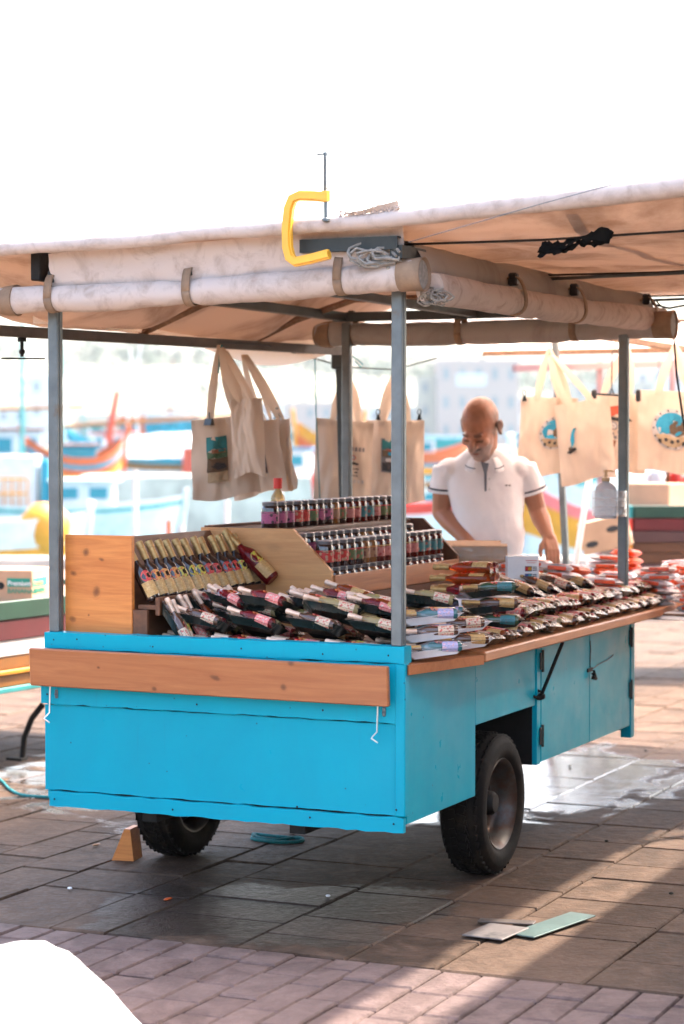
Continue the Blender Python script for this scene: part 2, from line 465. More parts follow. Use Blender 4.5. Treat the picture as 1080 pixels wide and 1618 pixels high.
QUAY_Y = 30.0
pv = MB()
pv.add([(-26, -6, -0.016), (26, -6, -0.016), (26, QUAY_Y, -0.016), (-26, QUAY_Y, -0.016)], [(0, 1, 2, 3)])
pavement = structure(pv.build('pavement', M['joint'], recalc=False))
qw = MB(); qw.box((0, QUAY_Y / 2 - 3.01, -1.55), (52, QUAY_Y + 6, 3.0))
structure(qw.build('quay_wall', M['quay_stone']))
ed = MB(); 
for i in range(16):
    ed.box((-24 + i * 3.2, QUAY_Y - 0.25, 0.06), (3.17, 0.5, 0.14), None, 0.02)
structure(ed.build('quay_kerb', M['quay_stone']))

slab_unit = MB()
slab_unit.box((0, 0, -0.5), (1, 1, 1), None, 0.0)
def slab_mesh(name, mat, ch=0.022):
    mb = MB()
    o, i = 0.5, 0.5 - ch
    mb.add([(-o, -o, -1), (o, -o, -1), (o, o, -1), (-o, o, -1), (-o, -o, -.22), (o, -o, -.22), (o, o, -.22), (-o, o, -.22), (-i, -i, 0), (i, -i, 0), (i, i, 0), (-i, i, 0)],
           [(0, 1, 5, 4), (1, 2, 6, 5), (2, 3, 7, 6), (3, 0, 4, 7), (4, 5, 9, 8), (5, 6, 10, 9), (6, 7, 11, 10), (7, 4, 8, 11), (8, 9, 10, 11)])
    return mb.mesh(name, mat)
slab_me, sett_me = slab_mesh('paving_slab', M['slab'], 0.012), slab_mesh('paving_sett', M['sett'], 0.035)
def seen(p, margin=120, near=5.2, far=60):
    if p.y < near or p.y > far: return False
    px = 540 + p.x / p.y * FPX
    return -margin < px < 1080 + margin
def lay(rows, mesh, name, mat, limit, stuff_name):
    rows = [r for r in rows if seen(L(r[0], r[1]), 60 + 3437 * 0.4 / max(5, L(r[0], r[1]).y))]
    rows.sort(key=lambda r: L(r[0], r[1]).y)
    rest = MB(); tones = []
    for k, (x, y, w, l) in enumerate(rows):
        dz = rnd.uniform(-0.003, 0.003)
        tilt = (rnd.uniform(-.004, .004), rnd.uniform(-.006, .006))
        if k < limit:
            put(name, mesh, pavement, L(x, y, dz), (tilt[0], tilt[1], CART_ROT), (w, l, 0.03))
        else:
            Mx = Matrix.Translation(L(x, y, dz)) @ Euler((tilt[0], tilt[1], CART_ROT)).to_matrix().to_4x4() @ Matrix.Diagonal((w, l, 0.03, 1))
            rest.add([v.co[:] for v in mesh.vertices], [tuple(p.vertices) for p in mesh.polygons], Mx)
            tones += [rnd.random()] * len(mesh.vertices)
    if rest.v:
        o = rest.build(stuff_name, mat, pavement, recalc=False)
        a = o.data.attributes.new('tone', 'FLOAT', 'POINT'); a.data.foreach_set('value', tones)
        o['kind'] = 'stuff'
slabs, x = [], -9.0
seams = [-9.0]
while seams[-1] < 7: seams.append(seams[-1] + rnd.choice((0.22, 0.27, 0.31, 0.36, 0.42)))
# the seams that can be read off beside the wheel
seams = [s for s in seams if s < -0.62] + [-0.42, -0.01, 0.31, 0.80, 1.22] + [s for s in seams if s > 1.45]
for a, b in zip(seams[:-1], seams[1:]):
    y = -0.47
    while y < 34:
        l = rnd.choice((0.24, 0.30, 0.36, 0.40, 0.42, 0.46, 0.62))
        g = rnd.uniform(0.006, 0.012)
        if b - a > g * 2: slabs.append(((a + b) / 2, y + l / 2, b - a - g, l - g))
        y += l
slabs = [s for s in slabs if L(s[0], s[1]).y < QUAY_Y - 0.9]
lay(slabs, slab_me, 'paving_slab', M['slab'], 295, 'distant_paving_slabs')
setts = []
x = -3.6
while x < 3.4:
    w = rnd.uniform(0.118, 0.142)
    y = -0.475
    first = rnd.uniform(0.10, 0.30)
    while y > -3.2:
        l = first if y == -0.475 else rnd.uniform(0.22, 0.34)
        setts.append((x + w / 2, y - l / 2, w - rnd.uniform(.007, .012), l - rnd.uniform(.007, .011)))
        y -= l
    x += w
lay(setts, sett_me, 'paving_sett', M['sett'], 295, 'distant_paving_setts')

# ------------------------------------------------------------------ the blue market cart
cart = row_thing('market_cart', 'bright blue wooden market cart on two wheels with steel posts and canvas roof', 'cart')
def cpart(name, mb, mat, parent=None, **kw):
    return mb.build(name, mat, parent or cart, **kw)
def cspan(name, x0, x1, y0, y1, z0, z1, mat, ch=0.003, parent=None):
    mb = MB(); mb.span(x0, x1, y0, y1, z0, z1, ch)
    return cpart(name, mb, mat, parent)
def ragged_board(x0, x1, y0, y1, z0, z1, amp=0.003, n=24):    # board along x whose lower and upper edges wander a little
    mb = MB()
    top = [(x0 + (x1 - x0) * i / n, z1 + rnd.uniform(-amp, amp)) for i in range(n + 1)]
    bot = [(x0 + (x1 - x0) * i / n, z0 + rnd.uniform(-amp, amp)) for i in range(n + 1)]
    vs, fs = [], []
    for yy in (y0, y1):
        for (xa, zt), (_, zb) in zip(top, bot): vs += [(xa, yy, zb), (xa, yy, zt)]
    w = 2 * (n + 1)
    for i in range(n):
        a = 2 * i
        fs += [(a, a + 2, a + 3, a + 1), (w + a, w + a + 1, w + a + 3, w + a + 2), (a + 1, a + 3, w + a + 3, w + a + 1), (a, w + a, w + a + 2, a + 2)]
    fs += [(0, 1, w + 1, w), (2 * n, w + 2 * n, w + 2 * n + 1, 2 * n + 1)]
    mb.add(vs, fs)
    return mb
# front: bottom trim, main panel, band, top rail
cpart('bottom_trim', ragged_board(-1.425, 0.005, -0.008, 0.012, 0.338, 0.393, 0.0030, 40), M['blue'])
cpart('front_panel', ragged_board(-1.447, 0.004, 0.0, 0.018, 0.3985, 0.716, 0.0025, 40), M['blue'])
cpart('front_band', ragged_board(-1.458, 0.006, -0.010, 0.016, 0.7205, 0.926, 0.0030, 40), M['blue'])
cpart('top_rail', ragged_board(-1.440, 0.010, -0.014, 0.050, 0.929, 0.987, 0.0018), M['blue'])
cspan('corner_strip', -0.026, 0.012, -0.0125, 0.03, 0.395, 0.9285, M['blue'], 0.004)
cspan('inner_panel', -1.42, -0.02, 0.0185, 0.0195, 0.345, 0.925, M['iron'])  # black backing sheet stands in for shade in the board gaps
nails = MB(); nails.ball((0, 0, 0), (0.004, 0.002, 0.004), 6); nail_me = nails.mesh('nail_head', M['iron'])
for xx, zz in ((-1.40, .96), (-1.30, .965), (-0.98, .95), (-0.62, .957), (-0.30, .95), (-0.05, .955), (-1.40, .365), (-0.9, .36), (-0.35, .37), (-0.03, .37), (-1.43, .755), (-0.8, .748), (-0.3, .752), (-0.40, .405), (-0.02, .42)):
    put('nail_head', nail_me, cart, (xx, -0.0135, zz))
# hinged plank folded down on the front
pl = MB(); pl.box((-0.755, -0.050, 0.856), (1.445, 0.022, 0.140), (R(4), R(0.35), 0), 0.004)
plank = cpart('front_plank', pl, M['pine_x2'])
for xx in (-1.405, -0.082):
    hk = MB()
    hk.tube([(xx, -0.030, 0.800), (xx, -0.034, 0.745), (xx - 0.002, -0.034, 0.690), (xx - 0.016, -0.040, 0.674), (xx - 0.018, -0.046, 0.668), (xx + 0.008, -0.050, 0.655)], 0.0028, 6)
    cpart('hook', hk, M['wire'], smooth=True)
    ey = MB(); ey.span(xx + 0.010, xx + 0.022, -0.018, -0.0095, 0.742, 0.775, 0.003); ey.ball((xx + 0.016, -0.020, 0.758), 0.005, 8)
    cpart('hook_plate', ey, M['steel'])
# side facing right
def side_panel(name, y0, y1, z0, z1, x=0.0, t=0.014, ch=0.003):
    mb = MB(); mb.span(x - t, x, y0, y1, z0, z1, ch); return cpart(name, mb, M['blue'])
side_panel('side_panel', 0.033, 0.708, 0.362, 0.884)
side_panel('side_panel', 0.713, 1.398, 0.628, 0.884, -0.002)
side_panel('side_strip', 1.40, 1.445, 0.385, 0.884, 0.004, 0.03)
d1 = side_panel('side_door', 1.449, 2.088, 0.392, 0.880, 0.006)
d2 = side_panel('side_door', 2.092, 2.696, 0.392, 0.880, 0.006)
side_panel('corner_post', 2.70, 2.755, 0.335, 0.884, 0.010, 0.05)
for (yy, zz, par) in ((1.447, 0.805, d1), (1.447, 0.500, d1), (2.698, 0.800, d2), (2.698, 0.560, d2)):
    h = MB(); h.span(0.0065, 0.0115, yy - 0.022, yy + 0.022, zz - 0.035, zz + 0.035, 0.002); h.tube([(0.013, yy, zz - 0.045), (0.013, yy, zz + 0.045)], 0.006, 8)
    h.build('hinge', M['steel_dark'], par)
lk = MB()
lk.span(0.0065, 0.012, 2.075, 2.12, 0.70, 0.716); lk.span(0.0065, 0.012, 2.05, 2.075, 0.70, 0.716)
for k in range(5):
    a = k * 1.3
    lk.tube([(0.020 + 0.007 * math.sin(a), 2.075 + 0.012 * k / 2, 0.685 - 0.012 * math.cos(a)), (0.034, 2.085 + 0.004 * k, 0.668), (0.022, 2.10, 0.69 + 0.004 * k)], 0.0055, 6)
lk.build('padlock', M['iron'], d1, smooth=True)
for pts in ([(0.008, 2.09, 0.70), (0.009, 2.087, 0.76), (0.009, 2.094, 0.80), (0.008, 2.088, 0.835)], [(0.010, 2.10, 0.705), (0.012, 2.20, 0.722), (0.010, 2.33, 0.728), (0.010, 2.42, 0.742)]):
    w_ = MB(); w_.tube(pts, 0.0022, 5); w_.build('latch_wire', M['steel_dark'], d1, smooth=True)
# far sides, table top, floor, wheel wells
cspan('left_panel', -1.45, -1.436, 0.02, 0.70, 0.362, 0.928, M['blue'])
cspan('left_panel', -1.45, -1.436, 0.70, 1.40, 0.63, 0.928, M['blue'])
cspan('left_panel', -1.45, -1.436, 1.40, 2.73, 0.362, 0.928, M['blue'])
cspan('back_panel', -1.436, -0.04, 2.735, 2.75, 0.362, 0.928, M['blue'])
cspan('table_top', -1.434, -0.016, 0.052, 2.734, 0.888, 0.925, M['pine_dark'])
cspan('floor', -1.434, -0.016, 0.02, 0.71, 0.362, 0.38, M['steel_dark'])
cspan('floor', -1.434, -0.016, 1.40, 2.73, 0.395, 0.41, M['steel_dark'])
well = MB()
for xa, xb in ((-0.32, -0.016), ):
    well.span(xa, xb, 0.712, 1.396, 0.632, 0.64)
well.span(-0.33, -0.322, 0.712, 1.396, 0.36, 0.64)
well.span(-0.32, -0.016, 0.708, 0.7115, 0.365, 0.632); well.span(-0.32, -0.016, 1.397, 1.3995, 0.385, 0.632)
cpart('wheel_well', well, M['iron'])
well = MB(); well.span(-1.12, -1.112, 0.712, 1.396, 0.36, 0.64); well.span(-1.434, -1.12, 0.712, 1.396, 0.632, 0.64)
cpart('wheel_well', well, M['iron'])
ch = MB()
for xx in (-0.42, -1.02): ch.span(xx - 0.03, xx + 0.03, 0.03, 2.70, 0.300, 0.36)
ch.tube([(-1.40, 1.05, 0.28), (-0.12, 1.05, 0.28)], 0.028, 10)
for xx in (-0.42, -1.02): ch.span(xx - 0.025, xx + 0.025, 0.75, 1.35, 0.285, 0.299)
cpart('chassis', ch, M['iron'])
# the tow jack under the far corner
tj = MB(); tj.tube([(-0.88, 2.6, 0.36), (-0.88, 2.6, 0.012)], 0.022, 8); tj.lathe([(0.06, 0), (0.06, 0.012), (0.02, 0.02)], 12, Matrix.Translation((-0.88, 2.6, 0)))
cpart('prop_leg', tj, M['iron'], smooth=True)

def make_wheel(x_out, sgn, y0=1.05, rr=0.28, w=0.185):
    """sgn=+1: outer face towards +x"""
    root = put('wheel', None, cart, (x_out - sgn * w / 2, y0, rr), (0, PI / 2 * sgn, rnd.uniform(0, 6)))
    root.rotation_euler = (0, sgn * PI / 2, 0)
    root.empty_display_size = .1
    h = w / 2
    prof = [(0.168, -h + 0.030), (0.185, -h + 0.012), (0.215, -h + 0.002), (0.244, -h + 0.006), (0.262, -h + 0.022), (0.270, -h + 0.036), (0.272, -0.03),
            (0.2725, 0), (0.272, 0.03), (0.270, h - 0.036), (0.262, h - 0.022), (0.244, h - 0.006), (0.238, h - 0.0045), (0.215, h - 0.002), (0.200, h - 0.004), (0.185, h - 0.012), (0.168, h - 0.030)]
    t = MB(); t.lathe(prof, 56); t.f = t.f[:-2]; t.mi = t.mi[:-2]
    t.build('tyre', M['rubber'], root, smooth=True, angle=60)
    tr = MB()
    nb = 46
    for k in range(nb):
        for j, (za, zb, rad) in enumerate(((-h + 0.022, -h + 0.052, 0.2625), (-h + 0.057, -0.013, 0.2735), (-0.008, 0.008 + 0.02, 0.2745), (0.033, h - 0.057, 0.2735), (h - 0.052, h - 0.022, 0.2625))):
            a = 2 * PI * (k + 0.5 * (j % 2)) / nb
            tilt = (-0.35, 0, 0, 0, 0.35)[j]
            Mx = Matrix.Rotation(a, 4, 'Z') @ Matrix.Translation((rad, 0, (za + zb) / 2)) @ Matrix.Rotation(tilt, 4, 'Y') @ Matrix.Rotation(0.25 * (1 if j % 2 else -1), 4, 'X')
            bx = MB(); bx.box((0, 0, 0), (0.011, 2 * PI * 0.27 / nb * 0.74, zb - za), None, 0)
            tr.add(bx.v, bx.f, Mx)
    tread = tr.build('tread', M['rubber'], root, recalc=False)
    rim = MB()
    rim.lathe([(0.172, h - 0.030), (0.180, h - 0.020), (0.176, h - 0.014), (0.166, h - 0.020), (0.160, h - 0.036), (0.152, h - 0.046), (0.146, h - 0.080), (0.140, h - 0.100), (0.120, h - 0.112), (0.085, h - 0.104), (0.060, h - 0.096), (0.001, h - 0.096)], 40)
    rim.lathe([(0.172, -h + 0.030), (0.178, -h + 0.018), (0.164, -h + 0.022), (0.150, -h + 0.05), (0.146, h - 0.080)], 40)
    rim.f = [f for f in rim.f if len(f) < 20]; rim.mi = [0] * len(rim.f)
    rm = rim.build('rim', M['rim'], root, smooth=True, angle=50)
    hb = MB(); hb.lathe([(0.048, h - 0.098), (0.046, h - 0.052), (0.036, h - 0.040), (0.001, h - 0.038)], 20)
    hb.build('hub', M['iron'], root, smooth=True)
    nt = MB(); nt.lathe([(0.011, h - 0.10), (0.011, h - 0.080), (0.001, h - 0.078)], 6); nme = nt.mesh('wheel_nut', M['iron'])
    for k in range(5):
        put('wheel_nut', nme, root, (0.066 * math.cos(2 * PI * k / 5), 0.066 * math.sin(2 * PI * k / 5), 0))
    return root
make_wheel(-0.004, 1)
make_wheel(-1.452, -1, 0.90, 0.28)

# narrow counter shelf along the right side, with its stay
sb = MB(); sb.prism([(-0.012, 0.035), (0.020, 0.0), (0.128, 0.455), (-0.012, 0.455)], 0.888, 0.922)
cpart('shelf_board', sb, M['pine_x2'])
cspan('shelf_board', -0.013, 0.132, 0.462, 3.30, 0.894, 0.932, M['pine_y'], 0.005)
st = MB(); st.tube([(0.018, 1.412, 0.668), (0.115, 1.392, 0.890)], 0.0075, 8); st.lathe([(0.020, -0.006), (0.020, 0.006)], 12, Matrix.Translation((0.016, 1.408, 0.664)) @ Matrix.Rotation(0.4, 4, 'X'))
st.tube([(0.0, 1.37, 0.668), (0.02, 1.395, 0.655), (0.024, 1.42, 0.668), (0.010, 1.43, 0.682), (0.0, 1.41, 0.69)], 0.006, 6)
cpart('shelf_stay', st, M['iron'], smooth=True)

# posts and roof frame
PW = 0.042
posts = {}
for key, (xx, yy, z0) in {'fl': (-1.412, 0.026, 0.986), 'fr': (-0.024, 0.016, 0.986), 'bl': (-1.392, 2.64, 0.926), 'br': (-0.018, 2.66, 0.926)}.items():
    mb = MB(); mb.span(xx - PW / 2, xx + PW / 2, yy - PW / 2, yy + PW / 2, z0, 2.268, 0.004)
    mb.span(xx - PW / 2 - 0.0025, xx + PW / 2 + 0.0025, yy - 0.006, yy + 0.002, z0 + 0.01, 2.262, 0.0)
    posts[key] = cpart('post', mb, M['steel'])
for a in ((-1.44, 0.06, 0.0, 0.044, 2.270, 2.314), (-1.44, 0.06, 2.575, 2.619, 2.270, 2.314)):
    cspan('roof_beam', *a, M['steel_dark'])
for a in ((-1.408, -1.364, 0.046, 2.573, 2.271, 2.313), (-0.046, -0.002, 0.046, 2.573, 2.271, 2.313), (-0.74, -0.70, 0.046, 2.573, 2.274, 2.310)):
    cspan('roof_beam', *a, M['steel_dark'])
# square tube that the clamp holds
stub = MB(); 
for (ya, yb, za, zb) in ((-0.128, -0.122, 2.345, 2.390), (-0.084, -0.078, 2.345, 2.390), (-0.122, -0.084, 2.345, 2.351), (-0.122, -0.084, 2.384, 2.390)):
    stub.span(-0.335, 0.03, ya, yb, za, zb)
stub.span(0.0, 0.044, -0.12, 0.10, 2.315, 2.36)
cpart('roof_beam', stub, M['steel_dark'])

# ---- canopy
def fbm(x, y, z=0.0, o=4):
    return mnoise.fractal(Vector((x, y, z)), 1.0, 2.0, o)
def smooth(a, b, t):
    t = max(0.0, min(1.0, (t - a) / (b - a))); return t * t * (3 - 2 * t)
def edge_z(x):                 # height of the front hem, rising to the right
    return 2.372 + (x + 1.95) * 0.031 + (max(0, x - 0.0) * 0.032)
def canopy_z(x, y):
    z = 2.392
    for wy in (0.0, 1.45, 2.9): z += 0.0
    seg = (y % 1.45) / 1.45 if y > 0 else 0
    z += -0.022 * math.sin(PI * seg) * (1 if y > 0 else 0)
    z += 0.014 * fbm(x * 1.3, y * 1.3) + 0.006 * fbm(x * 5, y * 5) + 0.005 * math.sin(x * 9 + 3 * fbm(x, y * 2)) * math.sin(PI * seg)
    fall = smooth(-1.25, -1.80, x) * smooth(-0.1, 0.7, y)
    z -= 0.20 * fall
    e = smooth(0.10, -0.15, y)
    z = z * (1 - e) + edge_z(x) * e
    if x > 0.2: z += 0.012 * (x - 0.2)
    return z
X0, X1, Y0, Y1 = -1.98, 1.12, -0.15, 3.10
cn = MB()
cn.grid(lambda u, v: (X0 + (X1 - X0) * u, Y0 + (Y1 - Y0) * v, canopy_z(X0 + (X1 - X0) * u, Y0 + (Y1 - Y0) * v)), 90, 80)
canopy = cpart('canopy', cn, M['canvas'], smooth=True, angle=80, recalc=False)
sol = canopy.modifiers.new('thickness', 'SOLIDIFY'); sol.thickness = 0.0025; sol.offset = 0
for xs in (-1.15, -0.25, 0.62):       # sewn seams between the canvas strips
    sm_ = MB(); sm_.grid(lambda u, v: (xs - 0.022 + 0.044 * u, -0.05 + 3.1 * v, canopy_z(xs, -0.05 + 3.1 * v) - 0.005), 2, 60)
    so_ = sm_.build('seam', M['canvas'], canopy, smooth=True, recalc=False)
# rolled front hem
hem = MB()
pts, rs = [], []
for i in range(61):
    x = X0 + (X1 - X0) * i / 60
    pts.append((x, Y0 - 0.012 + 0.006 * fbm(x * 3, 1), edge_z(x) + 0.010 + 0.006 * fbm(x * 2.5, 3.0)))
    rs.append(0.026 + 0.010 * smooth(-0.6, 1.0, x) + 0.0035 * fbm(x * 7, 9))
hem.tube(pts, rs, 14)
hem_o = cpart('canopy_hem', hem, M['vinyl'], smooth=True, angle=80)
fr = MB()
for k in range(16):
    x = -0.16 + 0.014 * k + rnd.uniform(-.006, .006)
    z = edge_z(x) + 0.035
    fr.tube([(x, -0.18, z - 0.004), (x + rnd.uniform(-.01, .03), -0.185, z + rnd.uniform(0.004, 0.026)), (x + rnd.uniform(0, .05), -0.19 + rnd.uniform(-.01, .01), z + rnd.uniform(-0.02, 0.036))], [0.004, 0.003, 0.0012], 5)
fr.grid(lambda u, v: (-0.14 + 0.20 * u, -0.175 - 0.02 * v, edge_z(-0.14 + .2 * u) + 0.034 + 0.014 * fbm(u * 5, v * 3) * (1 - u) + 0.03 * u * v), 12, 4)
fr.build('frayed_cloth', M['vinyl'], hem_o, smooth=True, recalc=False)
# left hem sagging over its beam
sg = MB()
def sagf(u, v):
    y = 0.55 + 2.5 * u
    x = -1.84 + 0.10 * u * 1.6
    drop = 0.03 + 0.11 * math.sin(PI * smooth(0.35, 1.15, u)) 
    return (x + 0.02 * math.sin(u * 9) * v, y, 2.20 - drop * v + 0.006 * fbm(u * 6, v))
sg.grid(sagf, 40, 5)
cpart('canopy_flap', sg, M['canvas_pale'], smooth=True, recalc=False)
# canvas valance between hem and front roll, and wrapped rail on the right
va = MB()
def valf(u, v):
    x = -1.36 + 1.40 * u
    zt, zb = edge_z(x) - 0.01, 2.262 + 0.0
    return (x, -0.105 + 0.022 * v + 0.010 * fbm(x * 5, v * 2.0, 4) + 0.006 * fbm(x * 13, v * 4), zt + (zb - zt) * v)
va.grid(valf, 60, 8)
cpart('front_valance', va, M['vinyl'], smooth=True, angle=80, recalc=False)
vr = MB()
def vrf(u, v):
    y = 0.02 + 2.85 * u
    a = PI * 1.15 * v - 0.3
    r = 0.052 + 0.006 * fbm(y * 3, v * 3) + 0.003 * fbm(y * 12, v * 6)
    return (0.020 + 0.045 * math.cos(a) + 0.006 * fbm(y * 4, 2), y, 2.325 + (0.060 + 0.004 * fbm(y * 5, v)) * math.sin(a - 0.55) )
vr.grid(vrf, 80, 14)
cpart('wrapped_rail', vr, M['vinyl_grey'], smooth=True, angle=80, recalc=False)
# rolled side curtains with straps
def roll(name, a, b, r, mat, straps, seed, cap=True, sag=0.012, dent=()):
    a, b = Vector(a), Vector(b)
    d = (b - a)
    ax = d.normalized()
    u = ax.cross(Vector((0, 0, 1))).normalized(); w = u.cross(ax)
    n, m = 64, 20
    mb = MB(); vs, fs = [], []
    for i in range(n + 1):
        t = i / n
        c = a + d * t + Vector((0, 0, -sag * math.sin(PI * t) + 0.004 * fbm(t * 6, seed)))
        rr = r * (1 + 0.07 * fbm(t * 8, seed + 5))
        for s in straps: rr *= 1 - 0.13 * math.exp(-((t - s) * d.length / 0.035) ** 2)
        for dt, da in dent: rr *= 1 - da * math.exp(-((t - dt) * d.length / 0.06) ** 2)
        for k in range(m):
            an = 2 * PI * k / m
            q = rr * (1 + 0.05 * fbm(t * 14, math.cos(an) * 1.2 + seed, math.sin(an) * 1.2) + 0.025 * fbm(t * 50, math.cos(an) * 3 + seed, math.sin(an) * 3) + 0.03 * abs(fbm(t * 22, math.cos(an) * 2 + seed + 9, math.sin(an) * 2)))
            if k == 3: q *= 1.10
            vs.append(c + u * math.cos(an) * q + w * math.sin(an) * q)
    for i in range(n):
        for k in range(m):
            k2 = (k + 1) % m
            fs.append((i * m + k, i * m + k2, (i + 1) * m + k2, (i + 1) * m + k))
    fs += [tuple(range(m))[::-1], tuple(range(n * m, n * m + m))]
    mb.add(vs, fs)
    o = cpart(name, mb, mat, smooth=True, angle=70)
    for s in straps:
        c = a + d * s + Vector((0, 0, -sag * math.sin(PI * s)))
        sm = MB()
        ring = [c + (u * math.cos(t) + w * math.sin(t) * (1.0 if math.sin(t) < 0 else 1.9)) * r * 1.00 for t in [2 * PI * q / 20 for q in range(21)]]
        vv = []
        for p in ring: vv += [p - ax * 0.016, p + ax * 0.016]
        sm.add(vv, [(2 * q, 2 * q + 1, 2 * q + 3, 2 * q + 2) for q in range(20)])
        so = sm.build('strap', M['tan_band'], o, smooth=True, recalc=False)
        so.modifiers.new('thickness', 'SOLIDIFY').thickness = 0.004
        bk = MB(); bk.box(c + w * r * 1.62 + u * 0.0, (0.034, 0.034, 0.05), (0, 0, math.atan2(ax.y, ax.x)), 0.006)
        bk.build('buckle', M['black_plastic'], o)
    if cap:
        for t0, t1, sc, sg_ in ((0.0, 0.042, 1.10, -1), (0.955, 1.0, 1.12, 1)):
            cm = MB()
            p0, p1 = a + d * t0, a + d * t1
            if sg_ < 0: p0 = p0 - ax * 0.01
            else: p1 = p1 + ax * 0.012
            cm.tube([p0, p0.lerp(p1, 0.5), p1], [r * sc * (0.86 if sg_ < 0 else 1.0), r * sc, r * sc * 1.06], 20, caps=(sg_ < 0))
            if sg_ > 0:
                dk = MB(); dk.tube([p1 - ax * 0.012, p1 - ax * 0.008], [r * 1.02, r * 0.98], 20); dk.build('roll_end', M['rope'], o, smooth=True)  # darker disc stands in for shade inside the hollow roll
            ce = cm.build('end_sleeve', M['tan_band'], o, smooth=True, angle=60, recalc=False)
            ce.modifiers.new('thickness', 'SOLIDIFY').thickness = 0.004
    return o
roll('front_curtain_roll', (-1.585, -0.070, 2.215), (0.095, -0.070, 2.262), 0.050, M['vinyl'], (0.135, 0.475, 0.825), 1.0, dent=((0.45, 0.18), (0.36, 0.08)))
roll('side_curtain_roll', (0.085, 0.03, 2.222), (0.082, 2.88, 2.262), 0.053, M['vinyl'], (0.30, 0.56, 0.93), 7.0, cap=False, dent=((0.40, 0.12), (0.62, 0.15)))
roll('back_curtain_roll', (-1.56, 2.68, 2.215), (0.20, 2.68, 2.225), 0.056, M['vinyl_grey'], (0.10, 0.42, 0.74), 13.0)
# wires and battens that carry the canvas
for yy, zz in ((0.0, 2.372), (1.45, 2.368), (2.88, 2.37)):
    wr = MB(); wr.tube([(-0.05, yy, zz), (0.5, yy, zz - 0.004), (1.12, yy, zz + 0.010)], 0.0045, 6)
    cpart('canopy_wire', wr, M['iron'])
for yy in (1.35, 2.30):
    bt = MB(); bt.tube([(-1.80, yy, canopy_z(-1.80, yy) - 0.02), (-1.5, yy, canopy_z(-1.5, yy) - 0.02), (-1.2, yy, 2.355), (-0.72, yy, 2.352)], 0.016, 4)
    cpart('batten', bt, M['rough_wood'])
lb = MB(); 
a, b = Vector((-1.93, -0.25, 2.128)), Vector((-1.575, 3.05, 2.150))
lb.tube([a, b], 0.030, 4, sq=True)
M['beam_brown'] = plain('weathered_steel_beam', (0.085, 0.068, 0.054), 0.6, 0.2, 0.3, 6, 0.1, 40)
cpart('left_beam', lb, M['beam_brown'])
br = MB(); br.tube([(-1.86, 0.50, 2.115), (-1.86, 0.50, 2.095)], 0.018, 10); br.tube([(-1.86, 0.50, 2.095), (-1.86, 0.50, 2.035)], 0.007, 8); br.ball((-1.86, 0.5, 2.055), 0.013, 10)
br.tube([(-1.925, 0.45, 2.028), (-1.79, 0.56, 2.028)], 0.0035, 6)
cpart('tension_bolt', br, M['iron'], smooth=True)
lp = MB(); lp.tube([(-1.60, 3.02, 2.165), (-1.575, 3.10, 0.0)], 0.026, 4, sq=True); lp.span(-1.635, -1.565, 2.985, 3.055, 2.06, 2.16, 0.006)
cpart('outer_post', lp, M['steel_dark'])
lp2 = MB(); lp2.tube([(-1.95, -0.2, 2.165), (-2.25, -0.2, 2.17)], 0.02, 4, sq=True); cpart('left_beam', lp2, M['steel_dark'])
cl = MB(); cl.span(-1.44, -1.40, -0.10, 0.02, 2.285, 2.40, 0.004); cpart('roof_bracket', cl, M['iron'])
# far right corner post of the canvas (out of the picture)
for yy in (-0.1, 2.9):
    rp = MB(); rp.tube([(1.12, yy, 0.0), (1.10, yy, canopy_z(1.10, yy) - 0.01)], 0.02, 8); 
rb = MB(); rb.tube([(1.10, -0.15, canopy_z(1.1, -.15) - .02), (1.10, 1.4, 2.375), (1.10, 2.95, 2.375)], 0.016, 8); cpart('canopy_pole', rb, M['steel_dark'])
for yy in (1.45, 2.9):
    rb = MB(); rb.tube([(0.0, yy, 2.352), (1.10, yy, 2.366)], 0.007, 8); cpart('canopy_arm', rb, M['steel_dark'])
# rope bundles at the front right corner
def tangle(c, size, n, r, seed, steps=9):
    q = random.Random(seed); mb = MB()
    for k in range(n):
        pts = []
        p = Vector(c) + Vector((q.uniform(-1, 1) * size[0], q.uniform(-1, 1) * size[1], q.uniform(-1, 1) * size[2]))
        ph = q.uniform(0, 6)
        for i in range(steps):
            a = ph + i * 2.2 * PI / steps
            pts.append(p + Vector((math.cos(a) * size[0] * q.uniform(.5, 1), math.sin(a * 1.3) * size[1], math.sin(a) * size[2] * q.uniform(.5, 1))))
        sm = []
        for i in range(len(pts) - 1):
            for f in (0, .5): sm.append(pts[i].lerp(pts[i + 1], f))
        mb.tube(sm, r, 5)
    return mb
tangle((-0.06, -0.135, 2.330), (0.060, 0.02, 0.034), 7, 0.0055, 3).build('rope_knot', M['rope'], cart, smooth=True, recalc=False)
tangle((0.112, 0.01, 2.190), (0.030, 0.02, 0.022), 10, 0.0035, 5).build('rope_knot', M['rope'], cart, smooth=True, recalc=False)
gw = MB(); cinv = Matrix.Rotation(-CART_ROT, 4, 'Z'); gpt = lambda px, py, Y: cinv @ (Vector(((px - 540) / FPX * Y, Y, EYE + (700 - py) / FPX * Y)) - L(0, 0, 0))
gw.tube([gpt(645, 384, 7.3), gpt(860, 322, 6.95), gpt(1120, 252, 6.5)], 0.0016, 5); cpart('guy_wire', gw, M['steel'])
cab = MB(); cab.tube([(0.02, 2.9, 2.36), (0.10, 2.85, 2.30), (0.17, 2.80, 2.25), (0.19, 2.8, 2.0), (0.22, 2.85, 1.72)], 0.005, 6)
cab.tube([(-0.05, 2.9, 2.36), (0.12, 2.92, 2.315), (0.3, 2.9, 2.34), (0.5, 2.9, 2.32)], 0.006, 6)
cab.tube([(0.05, 2.95, 2.35), (0.2, 2.9, 2.22), (0.5, 2.95, 2.28)], 0.004, 6)
cpart('cable', cab, M['iron'], smooth=True)
